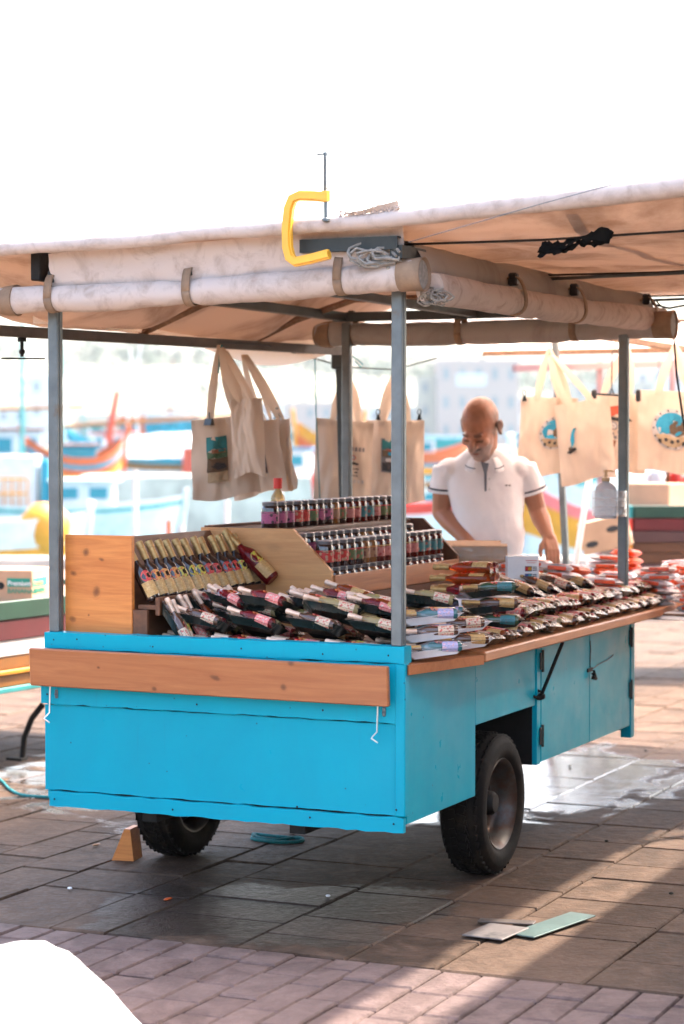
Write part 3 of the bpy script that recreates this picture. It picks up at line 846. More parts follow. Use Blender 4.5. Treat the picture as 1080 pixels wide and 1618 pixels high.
rag = row_thing('black_rag', 'torn black rag tied to the wire under the canvas roof', 'rag', 0.62, -0.02, 2.350)
q = random.Random(4)
rg = MB()
for k in range(6):
    y0 = q.uniform(-.01, .01); ph = q.uniform(0, 5)
    rg.grid(lambda u, v: (-0.13 + 0.25 * u + 0.01 * v, y0 + 0.012 * math.sin(5 * u + ph) + 0.01 * v, 0.012 * math.sin(9 * u + ph) + (v - 0.5) * (0.014 + 0.045 * abs(math.sin(4 * u + ph)) * abs(fbm(u * 6, ph))) + 0.022 * (2 * u - 1) + 0.012 * fbm(u * 9, v * 2, ph)), 22, 3)
rg.build('cloth', plain('black_rag_cloth', (0.008, 0.008, 0.008), 0.95, 0, 0.3, 20, 0.2, 80, spec=0.05), rag, smooth=True, recalc=False)

# yellow clamp
cp = row_thing('screw_clamp', 'yellow C-shaped screw clamp gripping the canvas roof edge', 'clamp', -0.350, -0.195, 2.300)
cm = MB()
def cbar(pts, w, t):     # I-section bar along pts in xz
    for (hw, ht) in ((w, t * 0.55), (w * 0.62, t)):
        prev = None
        for i in range(len(pts)):
            p = Vector((pts[i][0], 0, pts[i][1]))
            d = Vector((pts[min(i + 1, len(pts) - 1)][0] - pts[max(i - 1, 0)][0], 0, pts[min(i + 1, len(pts) - 1)][1] - pts[max(i - 1, 0)][1])).normalized()
            nrm = Vector((-d.z, 0, d.x))
            ring = [p + nrm * hw + Vector((0, -ht, 0)), p + nrm * hw + Vector((0, ht, 0)), p - nrm * hw + Vector((0, ht, 0)), p - nrm * hw + Vector((0, -ht, 0))]
            o = len(cm.v); cm.v += [tuple(r_) for r_ in ring]
            if prev is not None:
                for k in range(4): cm.f.append((prev + k, prev + (k + 1) % 4, o + (k + 1) % 4, o + k)); cm.mi.append(0)
            else: cm.f.append((o, o + 1, o + 2, o + 3)); cm.mi.append(0)
            prev = o
        cm.f.append((prev, prev + 1, prev + 2, prev + 3)); cm.mi.append(0)
cbar([(0.150, 0.222), (0.105, 0.228), (0.050, 0.232), (0.022, 0.222), (0.008, 0.190), (0.0, 0.12), (0.002, 0.06), (0.012, 0.024), (0.034, 0.008), (0.09, 0.016), (0.158, 0.030)], 0.017, 0.017)
cm.tube([(0.146, 0, 0.208), (0.146, 0, 0.244)], 0.016, 10)
cm.build('frame', M['yellow'], cp, smooth=True, angle=35)
sc_ = MB(); sc_.tube([(0.146, 0, 0.150), (0.144, 0, 0.375)], 0.0072, 8)
for k in range(26): sc_.lathe([(0.0072, -0.002), (0.0085, 0.0), (0.0072, 0.002)], 8, Matrix.Translation((0.1445, 0, 0.245 + 0.0045 * k)))
sc_.lathe([(0.004, 0.138), (0.014, 0.142), (0.014, 0.150), (0.005, 0.156)], 10, Matrix.Translation((0.146, 0, 0)))
sc_.build('screw', M['steel'], cp, smooth=True)
th = MB(); th.tube([(0.122, -0.01, 0.368), (0.150, 0.01, 0.370)], 0.0035, 6); th.ball((0.122, -0.01, 0.368), 0.0055, 6)
th.build('handle_bar', M['steel'], cp, smooth=True)

# wooden chock behind the left wheel
ck = row_thing('wheel_chock', 'wooden wedge standing on the paving behind the left wheel', 'chock', -1.52, 0.74, 0.0, 0.15)
cm2 = MB(); cm2.prism_y([(-0.05, 0.0), (0.045, 0.0), (0.03, 0.13), (0.005, 0.13)], -0.05, 0.05)
cm2.build('wedge', M['pine_x'], ck)

# ------------------------------------------------------------------ goods on the cart
def place(o, x, y, z, yaw=0.0, tilt=0.0, roll_=0.0, spin=0.0):     # tilt lifts the -x end, roll_ about the long axis
    o.matrix_world = Matrix.Translation(L(x, y, z)) @ Matrix.Rotation(CART_ROT + yaw, 4, 'Z') @ Matrix.Rotation(tilt, 4, 'Y') @ Matrix.Rotation(roll_, 4, 'X') @ Matrix.Rotation(spin, 4, 'Z')
    return o
# racks
rack = row_thing('bottle_rack', 'open pine rack with knotty end board holding the row of dark bottles', 'rack')
def rspan(name, root, *a, mat='pine_x', ch=0.002):
    mb = MB(); mb.span(*a, ch); return mb.build(name, M[mat], root)
rspan('end_board', rack, -1.392, -1.106, 0.055, 0.077, 0.927, 1.348)
rspan('lower_end_board', rack, -1.1055, -1.045, 0.060, 0.0775, 0.927, 1.075, mat='pine_dark')
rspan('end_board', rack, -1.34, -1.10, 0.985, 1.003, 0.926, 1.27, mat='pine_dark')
rspan('lip_board', rack, -1.022, -1.004, 0.080, 0.985, 1.055, 1.122, mat='pine_dark')
rspan('riser_board', rack, -1.085, -1.065, 0.080, 0.985, 0.926, 1.075, mat='pine_dark')
bb = MB(); bb.box((-1.185, 0.53, 1.18), (0.016, 0.90, 0.34), (0, R(-28), 0)); bb.build('back_board', M['pine_dark'], rack)
bd = MB(); bd.box((-1.055, 0.53, 1.085), (0.075, 0.90, 0.016)); bd.build('base_board', M['pine_dark'], rack)
js = row_thing('jar_shelf', 'stepped pine shelf with pale sloping end board holding jam jars', 'shelf')
poly = [(-1.30, 0.926), (-1.30, 1.345), (-0.885, 1.345), (-0.712, 1.178), (-0.712, 0.926)]
pb = MB(); pb.prism_y(poly, 0.965, 0.985)
pb.build('end_board', M['pine_pale'], js)
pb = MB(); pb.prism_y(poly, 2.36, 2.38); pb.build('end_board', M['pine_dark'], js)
for a in ((-1.297, -1.28, 0.987, 2.358, 0.926, 1.352), ):
    rspan('back_board', js, *a, mat='pine_dark')
rspan('lip_board', js, -0.722, -0.704, 0.9865, 2.358, 1.075, 1.160, mat='pine_y')
rspan('front_board', js, -0.724, -0.710, 0.9865, 2.358, 0.926, 1.073, mat='pine_dark')
for a in ((-1.279, -0.945, 0.987, 2.358, 1.322, 1.340), (-0.944, -0.832, 0.987, 2.358, 1.197, 1.215), (-0.831, -0.725, 0.987, 2.358, 1.060, 1.078)):
    rspan('shelf_step', js, *a, mat='pine_dark')
for a in ((-0.946, -0.934, 0.987, 2.358, 1.216, 1.321), (-0.838, -0.828, 0.987, 2.358, 1.079, 1.196)):
    rspan('riser_board', js, *a, mat='pine_dark')

# bottles
def arc_patch(r, z0, z1, a0, a1, n=14):
    mb = MB(); mb.lathe([(r, z0), (r, z1)], n, None, a0, a1); return mb
def emblem_patch(r, zc, ac, rad, n=14):
    vs = [(r * math.cos(ac), r * math.sin(ac), zc)]
    for k in range(n):
        t = 2 * PI * k / n
        a = ac + rad * math.cos(t) / r
        vs.append((r * math.cos(a), r * math.sin(a), zc + rad * math.sin(t)))
    mb = MB(); mb.add(vs, [(0, 1 + k, 1 + (k + 1) % n) for k in range(n)]); return mb
LIQ = {'dark': flat('black_liqueur_glass', (0.014, 0.007, 0.006), 0.08, 0, 0.6), 'red': glass('ruby_liqueur_glass', (0.42, 0.012, 0.02), 0.05, 0.75),
       'amber': glass('amber_liqueur_glass', (0.62, 0.10, 0.012), 0.05, 0.75), 'green': flat('green_liqueur_glass', (0.02, 0.06, 0.03), 0.08, 0, 0.6),
       'pale': glass('pale_liqueur_glass', (0.66, 0.50, 0.22), 0.05, 0.6), 'teal': flat('teal_liqueur_glass', (0.02, 0.10, 0.11), 0.1, 0, 0.6), 'brown': flat('brown_liqueur_glass', (0.07, 0.025, 0.012), 0.08, 0, 0.6)}
def print_mat(name, a, b, scale=55):
    m = NT(name); v = m.coords('Object')
    vo = m.node('ShaderNodeTexVoronoi', Scale=scale); m.link(v, vo.inputs['Vector'])
    c = m.mix(m.ramp(vo.outputs['Distance'], [(0.30, 1.0), (0.42, 0.0)]), a, b)
    c = m.mix(m.ramp(m.noise(v, 300, 2), [(0.55, 0.0), (0.62, 0.55)]), c, tuple(x * 0.35 for x in a))
    m.set(Base_Color=c, Roughness=0.55)
    return m.m
LAB = {'gold': print_mat('gold_paper_label', (0.50, 0.29, 0.10), (0.58, 0.38, 0.16), 90), 'red': print_mat('red_fruit_emblem', (0.55, 0.03, 0.03), (0.70, 0.20, 0.12), 110),
       'lime': print_mat('lime_fruit_emblem', (0.52, 0.45, 0.05), (0.55, 0.08, 0.05), 80), 'orange': print_mat('orange_fruit_emblem', (0.62, 0.26, 0.06), (0.62, 0.06, 0.03), 90),
       'pink': print_mat('pink_berry_label', (0.36, 0.07, 0.16), (0.03, 0.012, 0.015), 55), 'scarlet': print_mat('scarlet_berry_label', (0.46, 0.025, 0.018), (0.42, 0.24, 0.14), 55),
       'green': print_mat('green_herb_label', (0.085, 0.12, 0.035), (0.36, 0.07, 0.04), 55), 'teal': print_mat('turquoise_label', (0.03, 0.17, 0.19), (0.36, 0.10, 0.08), 55),
       'tan': print_mat('tan_fig_label', (0.30, 0.15, 0.075), (0.14, 0.03, 0.018), 55), 'lilac': print_mat('lilac_label', (0.40, 0.36, 0.55), (0.65, 0.40, 0.45), 80),
       'cream': print_mat('cream_label', (0.64, 0.47, 0.33), (0.55, 0.10, 0.08), 90), 'rosy': print_mat('bright_rose_label', (0.76, 0.22, 0.20), (0.70, 0.50, 0.40), 90),
       'rose': print_mat('rose_label', (0.46, 0.15, 0.13), (0.32, 0.03, 0.025), 60)}
def bottle_meshes(H, r, liq, cap, lab, emb, cap_len, nn=14, mini=False):
    b = H - cap_len
    sh = b * 0.66
    g = MB()
    g.lathe([(0.001, 0.002), (r * 0.85, 0.0), (r, 0.006), (r, sh), (r * 0.93, sh + b * 0.06), (r * 0.6, sh + b * 0.16), (r * 0.42, sh + b * 0.22), (r * 0.38, b), (0.001, b)], nn)
    gl = g.mesh('bottle', LIQ[liq], True, 50)
    c = MB(); cr = r * 0.47
    c.lathe([(0.001, b - 0.012), (cr, b - 0.012), (cr, b + cap_len * 0.55), (cr * 1.12, b + cap_len * 0.58), (cr * 1.12, H - 0.003), (cr * 1.0, H), (0.001, H)], nn)
    cm_ = c.mesh('cap', M[cap], True, 40)
    lm = (arc_patch(r * 1.012, b * 0.10, b * 0.46, 0, 2 * PI) if mini else arc_patch(r * 1.012, b * 0.07, b * 0.40, -1.75, 0.55)).mesh('label', LAB[lab], True, 80, False)
    em = emblem_patch(r * 1.016, b * 0.52, -0.60, r * 0.80).mesh('emblem', LAB[emb], True, 80, False) if emb else None
    return gl, cm_, lm, em
def make_bottle(ms, name='bottle', parent=None):
    o = put(name, ms[0], parent)
    put('cap', ms[1], o); put('label', ms[2], o)
    if ms[3]: put('emblem', ms[3], o)
    return o
row_kinds = ['red', 'orange', 'orange', 'orange', 'lime', 'lime', 'lime', 'red', 'red', 'red', 'red', 'lime', 'lime']
words = {'red': 'red fruit', 'orange': 'orange fruit', 'lime': 'lime green'}
cache = {}
for i, k in enumerate(row_kinds):
    if k not in cache: cache[k] = bottle_meshes(0.235, 0.0285, 'dark', 'gold', 'gold', k, 0.062)
    o = make_bottle(cache[k])
    place(o, -1.045 + rnd.uniform(-.003, .003), 0.115 + 0.0715 * i, 1.110, 0, R(-28 + rnd.uniform(-2, 2)), 0, rnd.uniform(-.25, .25))
    tag(o, f'dark gold-capped bottle with {words[k]} emblem, {ORD[i]} from front in leaning row', 'bottle', 'bottles leaning in the pine rack')
o = make_bottle(bottle_meshes(0.285, 0.034, 'red', 'gold', 'gold', 'lime', 0.075, 20))
place(o, -0.955, 0.93, 1.140, 0, R(-47), R(4), 0.1)
tag(o, 'large ruby red bottle leaning against the pale end board', 'bottle')

# jars
def jar_meshes(lab, fill):
    g = MB(); g.lathe([(0.001, 0.001), (0.033, 0.0), (0.0365, 0.004), (0.0365, 0.082), (0.034, 0.089), (0.031, 0.092), (0.031, 0.100), (0.001, 0.100)], 14)
    gl = g.mesh('jar', fill, True, 50)
    l = MB(); l.lathe([(0.0001, 0.109), (0.031, 0.109), (0.0335, 0.1065)], 14); l.m = 1; l.lathe([(0.0335, 0.1065), (0.0338, 0.094), (0.032, 0.093)], 14)
    lid = l.mesh('lid', [M['lid'], M['lid_side']], True, 50)
    lm = arc_patch(0.0371, 0.022, 0.062, 0, 2 * PI, 18).mesh('label', LAB[lab], True, 80, False)
    bnd = MB(); bnd.lathe([(0.0374, 0.064), (0.0374, 0.069)], 18, None, 0, 2 * PI - .001)
    bm_ = bnd.mesh('label_stripe', LAB[{'pink': 'pink', 'scarlet': 'scarlet', 'green': 'red', 'teal': 'teal', 'tan': 'orange'}.get(lab, 'gold')], True, 80, False)
    return gl, lid, lm, bm_
M['lid_side'] = plain('dark_lid_rim', (0.10, 0.095, 0.10), 0.35, 0.4, 0.1, 30)
M['lid'] = plain('silver_lid', (0.46, 0.44, 0.46), 0.35, 0.5, 0.1, 30)
M['preserve_dark'] = flat('dark_preserve_in_glass', (0.020, 0.009, 0.008), 0.06, 0, 0.8)
M['preserve_red'] = flat('red_preserve_in_glass', (0.085, 0.010, 0.008), 0.06, 0, 0.8)
M['preserve_amber'] = flat('amber_preserve_in_glass', (0.20, 0.085, 0.025), 0.06, 0, 0.8)
JL = {'pink': 'preserve_dark', 'scarlet': 'preserve_dark', 'green': 'preserve_dark', 'teal': 'preserve_red', 'tan': 'preserve_amber', 'rose': 'preserve_red'}
JM = {k: jar_meshes(k, M[v]) for k, v in JL.items()}
jw = {'pink': 'pink berry', 'scarlet': 'scarlet', 'green': 'green', 'teal': 'turquoise', 'tan': 'tan', 'rose': 'rose'}
def jar_row(kinds, x, y0, z, where, pitch=0.0755):
    for i, k in enumerate(kinds):
        ms = JM[k]
        o = put('jam_jar', ms[0]); put('lid', ms[1], o); put('label', ms[2], o); put('label_stripe', ms[3], o)
        place(o, x + rnd.uniform(-.003, .003), y0 + pitch * i + rnd.uniform(-.002, .002), z, 0, 0, 0, rnd.uniform(0, 6))
        tag(o, f'jam jar with {jw[k]} label, {ORD[i]} from front in the {where}', 'jar', 'jam jars in the ' + where)
jar_row(['pink', 'pink', 'pink', 'scarlet', 'scarlet', 'green', 'pink', 'pink', 'tan', 'green', 'rose', 'rose', 'teal', 'teal', 'rose', 'green', 'green'], -1.022, 1.045, 1.341, 'topmost shelf row')
jar_row(['tan', 'pink', 'pink', 'green', 'green', 'scarlet', 'green', 'green', 'tan', 'tan', 'green', 'rose', 'rose', 'teal', 'teal', 'green'], -0.888, 1.035, 1.216, 'middle shelf row')
jar_row(['scarlet', 'scarlet', 'scarlet', 'green', 'green', 'green', 'tan', 'rose', 'rose', 'tan', 'green', 'rose', 'rose', 'teal', 'teal', 'teal', 'teal'], -0.773, 1.030, 1.079, 'lower layer behind the lip')
jar_row(['scarlet', 'scarlet', 'scarlet', 'green', 'green', 'tan', 'tan', 'rose', 'rose', 'pink', 'green', 'rose', 'rose', 'teal', 'teal', 'teal', 'teal'], -0.773, 1.030, 1.189, 'upper layer behind the lip')
sb_ = bottle_meshes(0.20, 0.03, 'pale', 'gold', 'gold', None, 0.03)
M['red_plastic'] = flat('red_plastic', (0.62, 0.02, 0.012), 0.4)
c_ = MB(); c_.lathe([(0.001, 0.155), (0.019, 0.155), (0.019, 0.20), (0.001, 0.20)], 14)
o = put('squeeze_bottle', sb_[0]); put('cap', c_.mesh('cap', M['red_plastic'], True), o); put('label', sb_[2], o)
place(o, -1.17, 1.42, 1.341); tag(o, 'pale squeeze bottle with red cap behind the topmost jars', 'bottle')

# foam trays of three small bottles wrapped in film
def tray_mesh(Lx, Ly, h, mat):
    mb = MB()
    def ring(sx, sy, z, n=6):
        out = []
        for cx_, cy_, a0 in ((1, 1, 0), (-1, 1, PI / 2), (-1, -1, PI), (1, -1, 3 * PI / 2)):
            for k in range(n):
                a = a0 + PI / 2 * k / (n - 1); rr = min(sx, sy) * 0.22
                out.append((cx_ * (sx - rr) + rr * math.cos(a), cy_ * (sy - rr) + rr * math.sin(a), z))
        return out
    rings = [ring(Lx * .34, Ly * .36, 0), ring(Lx * .47, Ly * .47, h * .9), ring(Lx * .5, Ly * .5, h), ring(Lx * .49, Ly * .485, h * 1.04), ring(Lx * .455, Ly * .45, h * .85), ring(Lx * .33, Ly * .34, h * .16)]
    n = len(rings[0]); vs = [p for r_ in rings for p in r_]; fs = []
    for i in range(len(rings) - 1):
        for k in range(n): fs.append((i * n + k, i * n + (k + 1) % n, (i + 1) * n + (k + 1) % n, (i + 1) * n + k))
    fs += [tuple(range(n))[::-1], tuple(range((len(rings) - 1) * n, len(rings) * n))]
    mb.add(vs, fs)
    return mb.mesh('tray', mat, True, 35)
def film_mesh(Lx, Ly, h, top, seed):      # shrunk tight over the three bottles
    def f(u, v):
        x, y = (u - .5) * Lx * 1.0, (v - .5) * Ly * 1.02
        rr = 0.0205 if x > -0.018 else 0.0205 - 0.0105 * smooth(-0.018, -0.050, x)
        ax_ = 0.024 + (0.092 - x) * 0.105
        top_ = max(ax_ + math.sqrt(max(0.0, rr * rr - (y - yy) ** 2)) if abs(y - yy) < rr else ax_ - 0.010 for yy in (-0.040, 0.0, 0.040))
        e = max(abs(2 * u - 1) ** 8, abs(2 * v - 1) ** 7)
        z = (top_ + 0.0018) * (1 - e) + h * 1.0 * e + 0.0022 * fbm(u * 12, v * 9, seed)
        return (x, y, max(z, h * 0.9))
    mb = MB(); mb.grid(f, 20, 20)
    return mb.mesh('film_wrap', M['film'], True, 80, False)
TL, TW, TH = 0.225, 0.118, 0.025
TRAY = {'black': tray_mesh(TL, TW, TH, M['tray_black']), 'white': tray_mesh(TL * 1.06, TW, TH, M['tray_white'])}
FILM = [film_mesh(TL, TW, TH, 0.060, s) for s in range(4)]
MINI = {}
for k, (liq, lab, emb, cap) in {'a': ('brown', 'cream', 'red', 'cap_pink'), 'b': ('red', 'rosy', 'orange', 'cap_pink'), 'c': ('amber', 'gold', 'red', 'cap_pink'), 'd': ('teal', 'lilac', 'rose', 'gold'),
                                  'e': ('pale', 'cream', 'lime', 'cap_pink'), 'f': ('brown', 'gold', 'orange', 'gold'), 'g': ('green', 'teal', 'red', 'gold')}.items():
    MINI[k] = bottle_meshes(0.205, 0.0195, liq, cap, lab, emb, 0.046, 10, True)
def tray_pack(kinds, colour='black', seed=0):
    root = put('bottle_tray', TRAY[colour])
    for i, k in enumerate(kinds):
        b = make_bottle(MINI[k], 'bottle', root)
        yy = (-0.040, 0.0, 0.040)[i]
        b.matrix_local = Matrix.Translation((0.092 + rnd.uniform(-.008, .008), yy, 0.024 + (0.004 if i == 1 else 0))) @ Matrix.Rotation(R(-84 + rnd.uniform(-2, 2)), 4, 'Y') @ Matrix.Rotation(rnd.uniform(-.2, .2) + 0.5, 4, 'Z')
    put('film_wrap', FILM[seed % 4], root)
    return root
PACKS = {}
def new_pack(kinds, colour):
    key = (kinds, colour)
    if key not in PACKS:
        PACKS[key] = tray_pack(kinds, colour, len(PACKS)); return PACKS[key]
    return copy_tree(PACKS[key])
def pack(kinds, colour, x, y, z, yaw, tilt, roll_, label, group):
    o = new_pack(kinds, colour)
    place(o, x, y, z, R(yaw), R(tilt), R(roll_)); tag(o, label, 'tray', group)
KS = ('bab', 'cba', 'abc', 'bea', 'aac', 'ebc', 'fab')
for i, x in enumerate((-0.93, -0.70, -0.47, -0.24)):
    pack(KS[i], 'black', x, 0.165, 0.930, rnd.uniform(-6, 6), 0, 0, f'black bottle tray half hidden behind the blue rail, {ORD[i]} from left', 'trays in the bottom layer behind the rail')
for i, x in enumerate((-0.875, -0.655, -0.413, -0.170)):
    pack(KS[(i + 2) % 7], 'black', x, 0.170, 1.010, rnd.uniform(-7, 7), 6 + rnd.uniform(-2, 2), -20, f'black bottle tray above the blue rail, {ORD[i]} from left in front row', 'trays in the upper front row')
for i, x in enumerate((-0.78, -0.53, -0.29)):
    pack(KS[(i + 4) % 7], 'black', x, 0.315, 1.020, rnd.uniform(-8, 8), 5, -12, f'black bottle tray just behind the front row, {ORD[i]} from left', 'trays just behind the front row')
for i, (x, yw, tl, rl) in enumerate(((-0.835, 4, 8, -8), (-0.565, -28, 14, -18), (-0.300, 8, 5, -14))):
    pack(('bac', 'eaa', 'abb')[i], 'black', x, 0.455, 1.062, yw, tl, rl, ('black tray of small bottles lying before the bottle rack', 'tilted tray with a pale green bottle at the foot of the pale board', 'black tray of small bottles in front of the jar shelf lip')[i], 'trays heaped before the shelves')
for i, (x, y, z) in enumerate(((-0.80, 0.62, 0.935), (-0.55, 0.64, 0.935), (-0.30, 0.64, 0.935), (-0.32, 0.62, 1.0), (-0.62, 0.72, 1.055))):
    pack(KS[i], 'black', x, y, z, rnd.uniform(-12, 12), 4, -6, f'black bottle tray deep in the heap below the jar shelf, {ORD[i]} from left', 'trays deep in the heap')
for i, y in enumerate((0.125, 0.225, 0.335, 0.455, 0.590)):
    pack(('aeb', 'bae', 'cab', 'eab', 'bba')[i], 'black', -0.965 + 0.006 * i, y, 0.995 + 0.006 * i, rnd.uniform(-8, 8), 54 - 3 * i, -22, f'upright bottle tray leaning on the bottle rack, {ORD[i]} from the knotty board', 'trays leaning on the bottle rack')
for i, (x, y, z, yw, kk, cc) in enumerate(((-0.09, 0.56, 1.035, 12, 'dbd', 'black'), (-0.10, 0.33, 0.985, 15, 'abc', 'black'), (-0.11, 0.60, 0.965, 2, 'cab', 'black'), (-0.12, 0.36, 0.932, 8, 'aba', 'black'))):
    pack(kk, cc, x, y, z, yw, -3, -8, ('black tray with teal bottles right beside the corner post', 'black tray of small bottles beside the corner post, below the teal one', 'lower black tray under the teal bottles', 'lowest black tray beside the foot of the corner post')[i], 'trays beside the corner post')
for i, (x, y, z, yw) in enumerate(((0.035, 0.185, 0.936, 38), (0.020, 0.205, 0.992, 36), (0.005, 0.235, 1.048, 33))):
    pack(('dad', 'ada', 'dfd')[i], 'white', x, y, z, yw, -6, -6, ('lowest', 'middle', 'topmost')[i] + ' white foam tray of small bottles in the stack at the shelf corner', 'white trays stacked at the shelf corner')
for i, (x, y, z, yw) in enumerate(((0.045, 0.435, 0.942, 46), (0.030, 0.45, 1.002, 44))):
    pack(('fff', 'afa')[i], 'white', x, y, z, yw, -6, -4, ('lower', 'upper')[i] + ' white foam tray directly behind the white corner stack', 'white trays behind the corner stack')
for i, (x, y, z, yw, kk) in enumerate(((-0.80, 0.66, 1.0, 6, 'bca'), (-0.46, 0.60, 1.09, -10, 'cbe'), (-0.20, 0.66, 1.06, 10, 'bab'), (-0.44, 0.80, 1.0, 4, 'abc'), (-0.70, 0.30, 1.045, -6, 'ebb'), (-0.22, 0.30, 1.065, 5, 'bdc'), (-0.46, 0.305, 1.075, -4, 'cab'))):
    pack(kk, 'black', x, y, z, yw, 7, -15, ('black bottle tray against the foot of the bottle rack', 'black bottle tray highest in the heap below the jar shelf', 'black bottle tray in the heap directly left of the corner post', 'black bottle tray touching the jar shelf front board', 'black bottle tray bridging the second and third front trays', 'black bottle tray lying across the two front trays beside the post', 'black bottle tray lying across the middle of the front heap')[i], 'trays heaped over the front rows')
q8 = random.Random(31)
for i in range(10):
    pack(q8.choice(('bea', 'ebc', 'cbe', 'eab', 'bcb')), 'black', -0.90 + 0.088 * i, q8.uniform(0.22, 0.50), 1.050 + q8.uniform(0, 0.02) + (0.015 if i % 2 else 0), q8.uniform(-28, 28), q8.uniform(3, 12), q8.uniform(-24, -10), f'bottle tray lying loosely on top of the front heap, {ORD[i]} from left', 'loose trays on top of the front heap')
for i in range(3):
    pack(('gfg', 'fgf', 'gag')[i], 'black', -0.005 - 0.012 * i, 0.93 + 0.01 * i, 0.975 + 0.062 * i, 27 + 3 * i, -5 - i, -6, ('lowest', 'middle', 'topmost')[i] + ' glossy black tray in the stack before the amber bottles', 'black trays stacked before the amber bottles')
n_edge = 0
for i in range(16):
    y = 0.66 + 0.158 * i
    pack(KS[i % 7] if i % 2 else 'faf', 'black', 0.012 + rnd.uniform(-.008, .008), y, 0.936, rnd.uniform(-9, 9), rnd.uniform(-3, 0), rnd.uniform(-8, 2), f'small black tray on the shelf edge, {ORD[i]} from front in lower row', 'trays in the lower row on the shelf edge')
for i in range(13):
    y = 1.16 + 0.150 * i
    pack(KS[(i + 3) % 7], 'black', -0.055 + rnd.uniform(-.012, .012), y, 0.995, rnd.uniform(-14, 14), rnd.uniform(-4, 4), rnd.uniform(-10, 4), f'small black tray above the shelf edge, {ORD[i]} from front in upper row', 'trays in the upper row on the shelf edge')
for i in range(9):
    y = 1.05 + 0.17 * i
    pack(KS[(i + 1) % 7], 'black', -0.27 + rnd.uniform(-.015, .015), y + (0.33 if i > 0 else 0), 0.940, rnd.uniform(-14, 14), 2, rnd.uniform(-8, 4), f'small black tray behind the shelf edge rows, {ORD[i]} from front', 'trays behind the shelf edge rows')
for i in range(4):
    pack(('faf', 'fbf', 'afa', 'ffa')[i], 'black', -0.20 + 0.015 * i, 1.72 + 0.19 * i, 1.055, -12 + 5 * i, 12, -14, f'tilted tray of brown bottles on top of the heap, {ORD[i]} from front', 'tilted trays on top of the heap')

# amber bottles lying in a pile on a carton
bx = row_thing('carton', 'low brown carton under the pile of amber bottles', 'box', -0.30, 1.36, 0.926, 0.0)
mb = MB(); mb.box((0, 0, 0.066), (0.34, 0.30, 0.132), None, 0.004); mb.build('box_walls', M['card'], bx)
pp = MB(); pp.grid(lambda u, v: (-0.30 + 0.50 * u, -0.20 + 0.33 * v, 0.1365 + 0.006 * fbm(u * 4, v * 4) - 0.07 * smooth(0.25, 0, u) - 0.05 * smooth(0.18, 0, v)), 16, 12)
pp.build('paper_sheet', M['paper'], bx, smooth=True, recalc=False)
am = bottle_meshes(0.255, 0.0245, 'amber', 'gold', 'gold', 'red', 0.058, 16)
am2 = bottle_meshes(0.255, 0.0245, 'red', 'gold', 'gold', 'red', 0.058, 16)
cnt = 0
for lay_, n in enumerate((4, 3, 2)):
    for j in range(n):
        o = make_bottle(am if (lay_ + j) % 3 else am2)
        o.matrix_world = Matrix.Translation(L(-0.165 + rnd.uniform(-.012, .012), 1.275 + 0.0505 * j + 0.0252 * lay_, 1.0965 + 0.0435 * lay_)) @ Matrix.Rotation(CART_ROT + R(rnd.uniform(-3, 3)), 4, 'Z') @ Matrix.Rotation(R(-90), 4, 'Y') @ Matrix.Rotation(rnd.uniform(-.3, .3) + 0.6, 4, 'Z')
        tag(o, f'gold-capped amber bottle lying in the {("bottom", "middle", "top")[lay_]} layer, {ORD[j]} from front', 'bottle', 'amber bottles in the pile')

# carton before the seller, card sign box and packets
bx = row_thing('carton', 'tall taped brown carton standing in front of the seller', 'box', -0.735, 2.56, 0.926, R(20))
mb = MB(); mb.box((0, 0, 0.145), (0.36, 0.26, 0.29), None, 0.003); mb.build('box_walls', M['card'], bx)
mb = MB(); mb.box((-0.02, -0.02, 0.297), (0.34, 0.16, 0.004), (R(6), 0, 0)); mb.build('flap', M['card'], bx)
mb = MB(); mb.grid(lambda u, v: (-0.18 + 0.36 * u, -0.1325 - 0.001 * fbm(u * 9, v * 3), 0.23 + 0.055 * v), 20, 4); mb.build('packing_tape', M['film'], bx, smooth=True, recalc=False)
um = MB(); um.prism_y([(0.012 * math.cos(t) - 0.10, 0.012 * math.sin(t) + 0.165) for t in [PI * k / 8 for k in range(9)]], -0.1315, -0.1305); um.prism_y([(-0.1014, 0.135), (-0.0986, 0.135), (-0.0986, 0.166), (-0.1014, 0.166)], -0.1313, -0.1306)
M['print_red'] = flat('red_print', (0.50, 0.09, 0.06), 0.8)
um.build('umbrella_print', M['print_red'], bx)
pad = MB(); pad.prism_y([(-0.165, 0.02), (-0.03, 0.02), (-0.03, 0.205), (-0.165, 0.205)], -0.1308, -0.1303)
pad.build('paper_panel', plain('faded_carton_panel', (0.52, 0.34, 0.22), 0.85), bx)
bx = row_thing('carton', 'brown carton below the white card payment box', 'box', -0.27, 1.98, 0.926)
mb = MB(); mb.box((0, 0, 0.08), (0.24, 0.26, 0.16), None, 0.003); mb.build('box_walls', M['card'], bx)
sg_ = row_thing('payment_sign_box', 'white box showing card payment logos, standing among the packets', 'box', -0.245, 1.92, 1.088, R(8))
mb = MB(); mb.box((0, 0, 0.058), (0.135, 0.075, 0.116), (0, 0, R(20)), 0.002); mb.build('box_walls', M['paper'], sg_)
fc = put('sign_face', None, sg_, (0, 0, 0.058), (0, 0, R(20))); fc.empty_display_size = .05
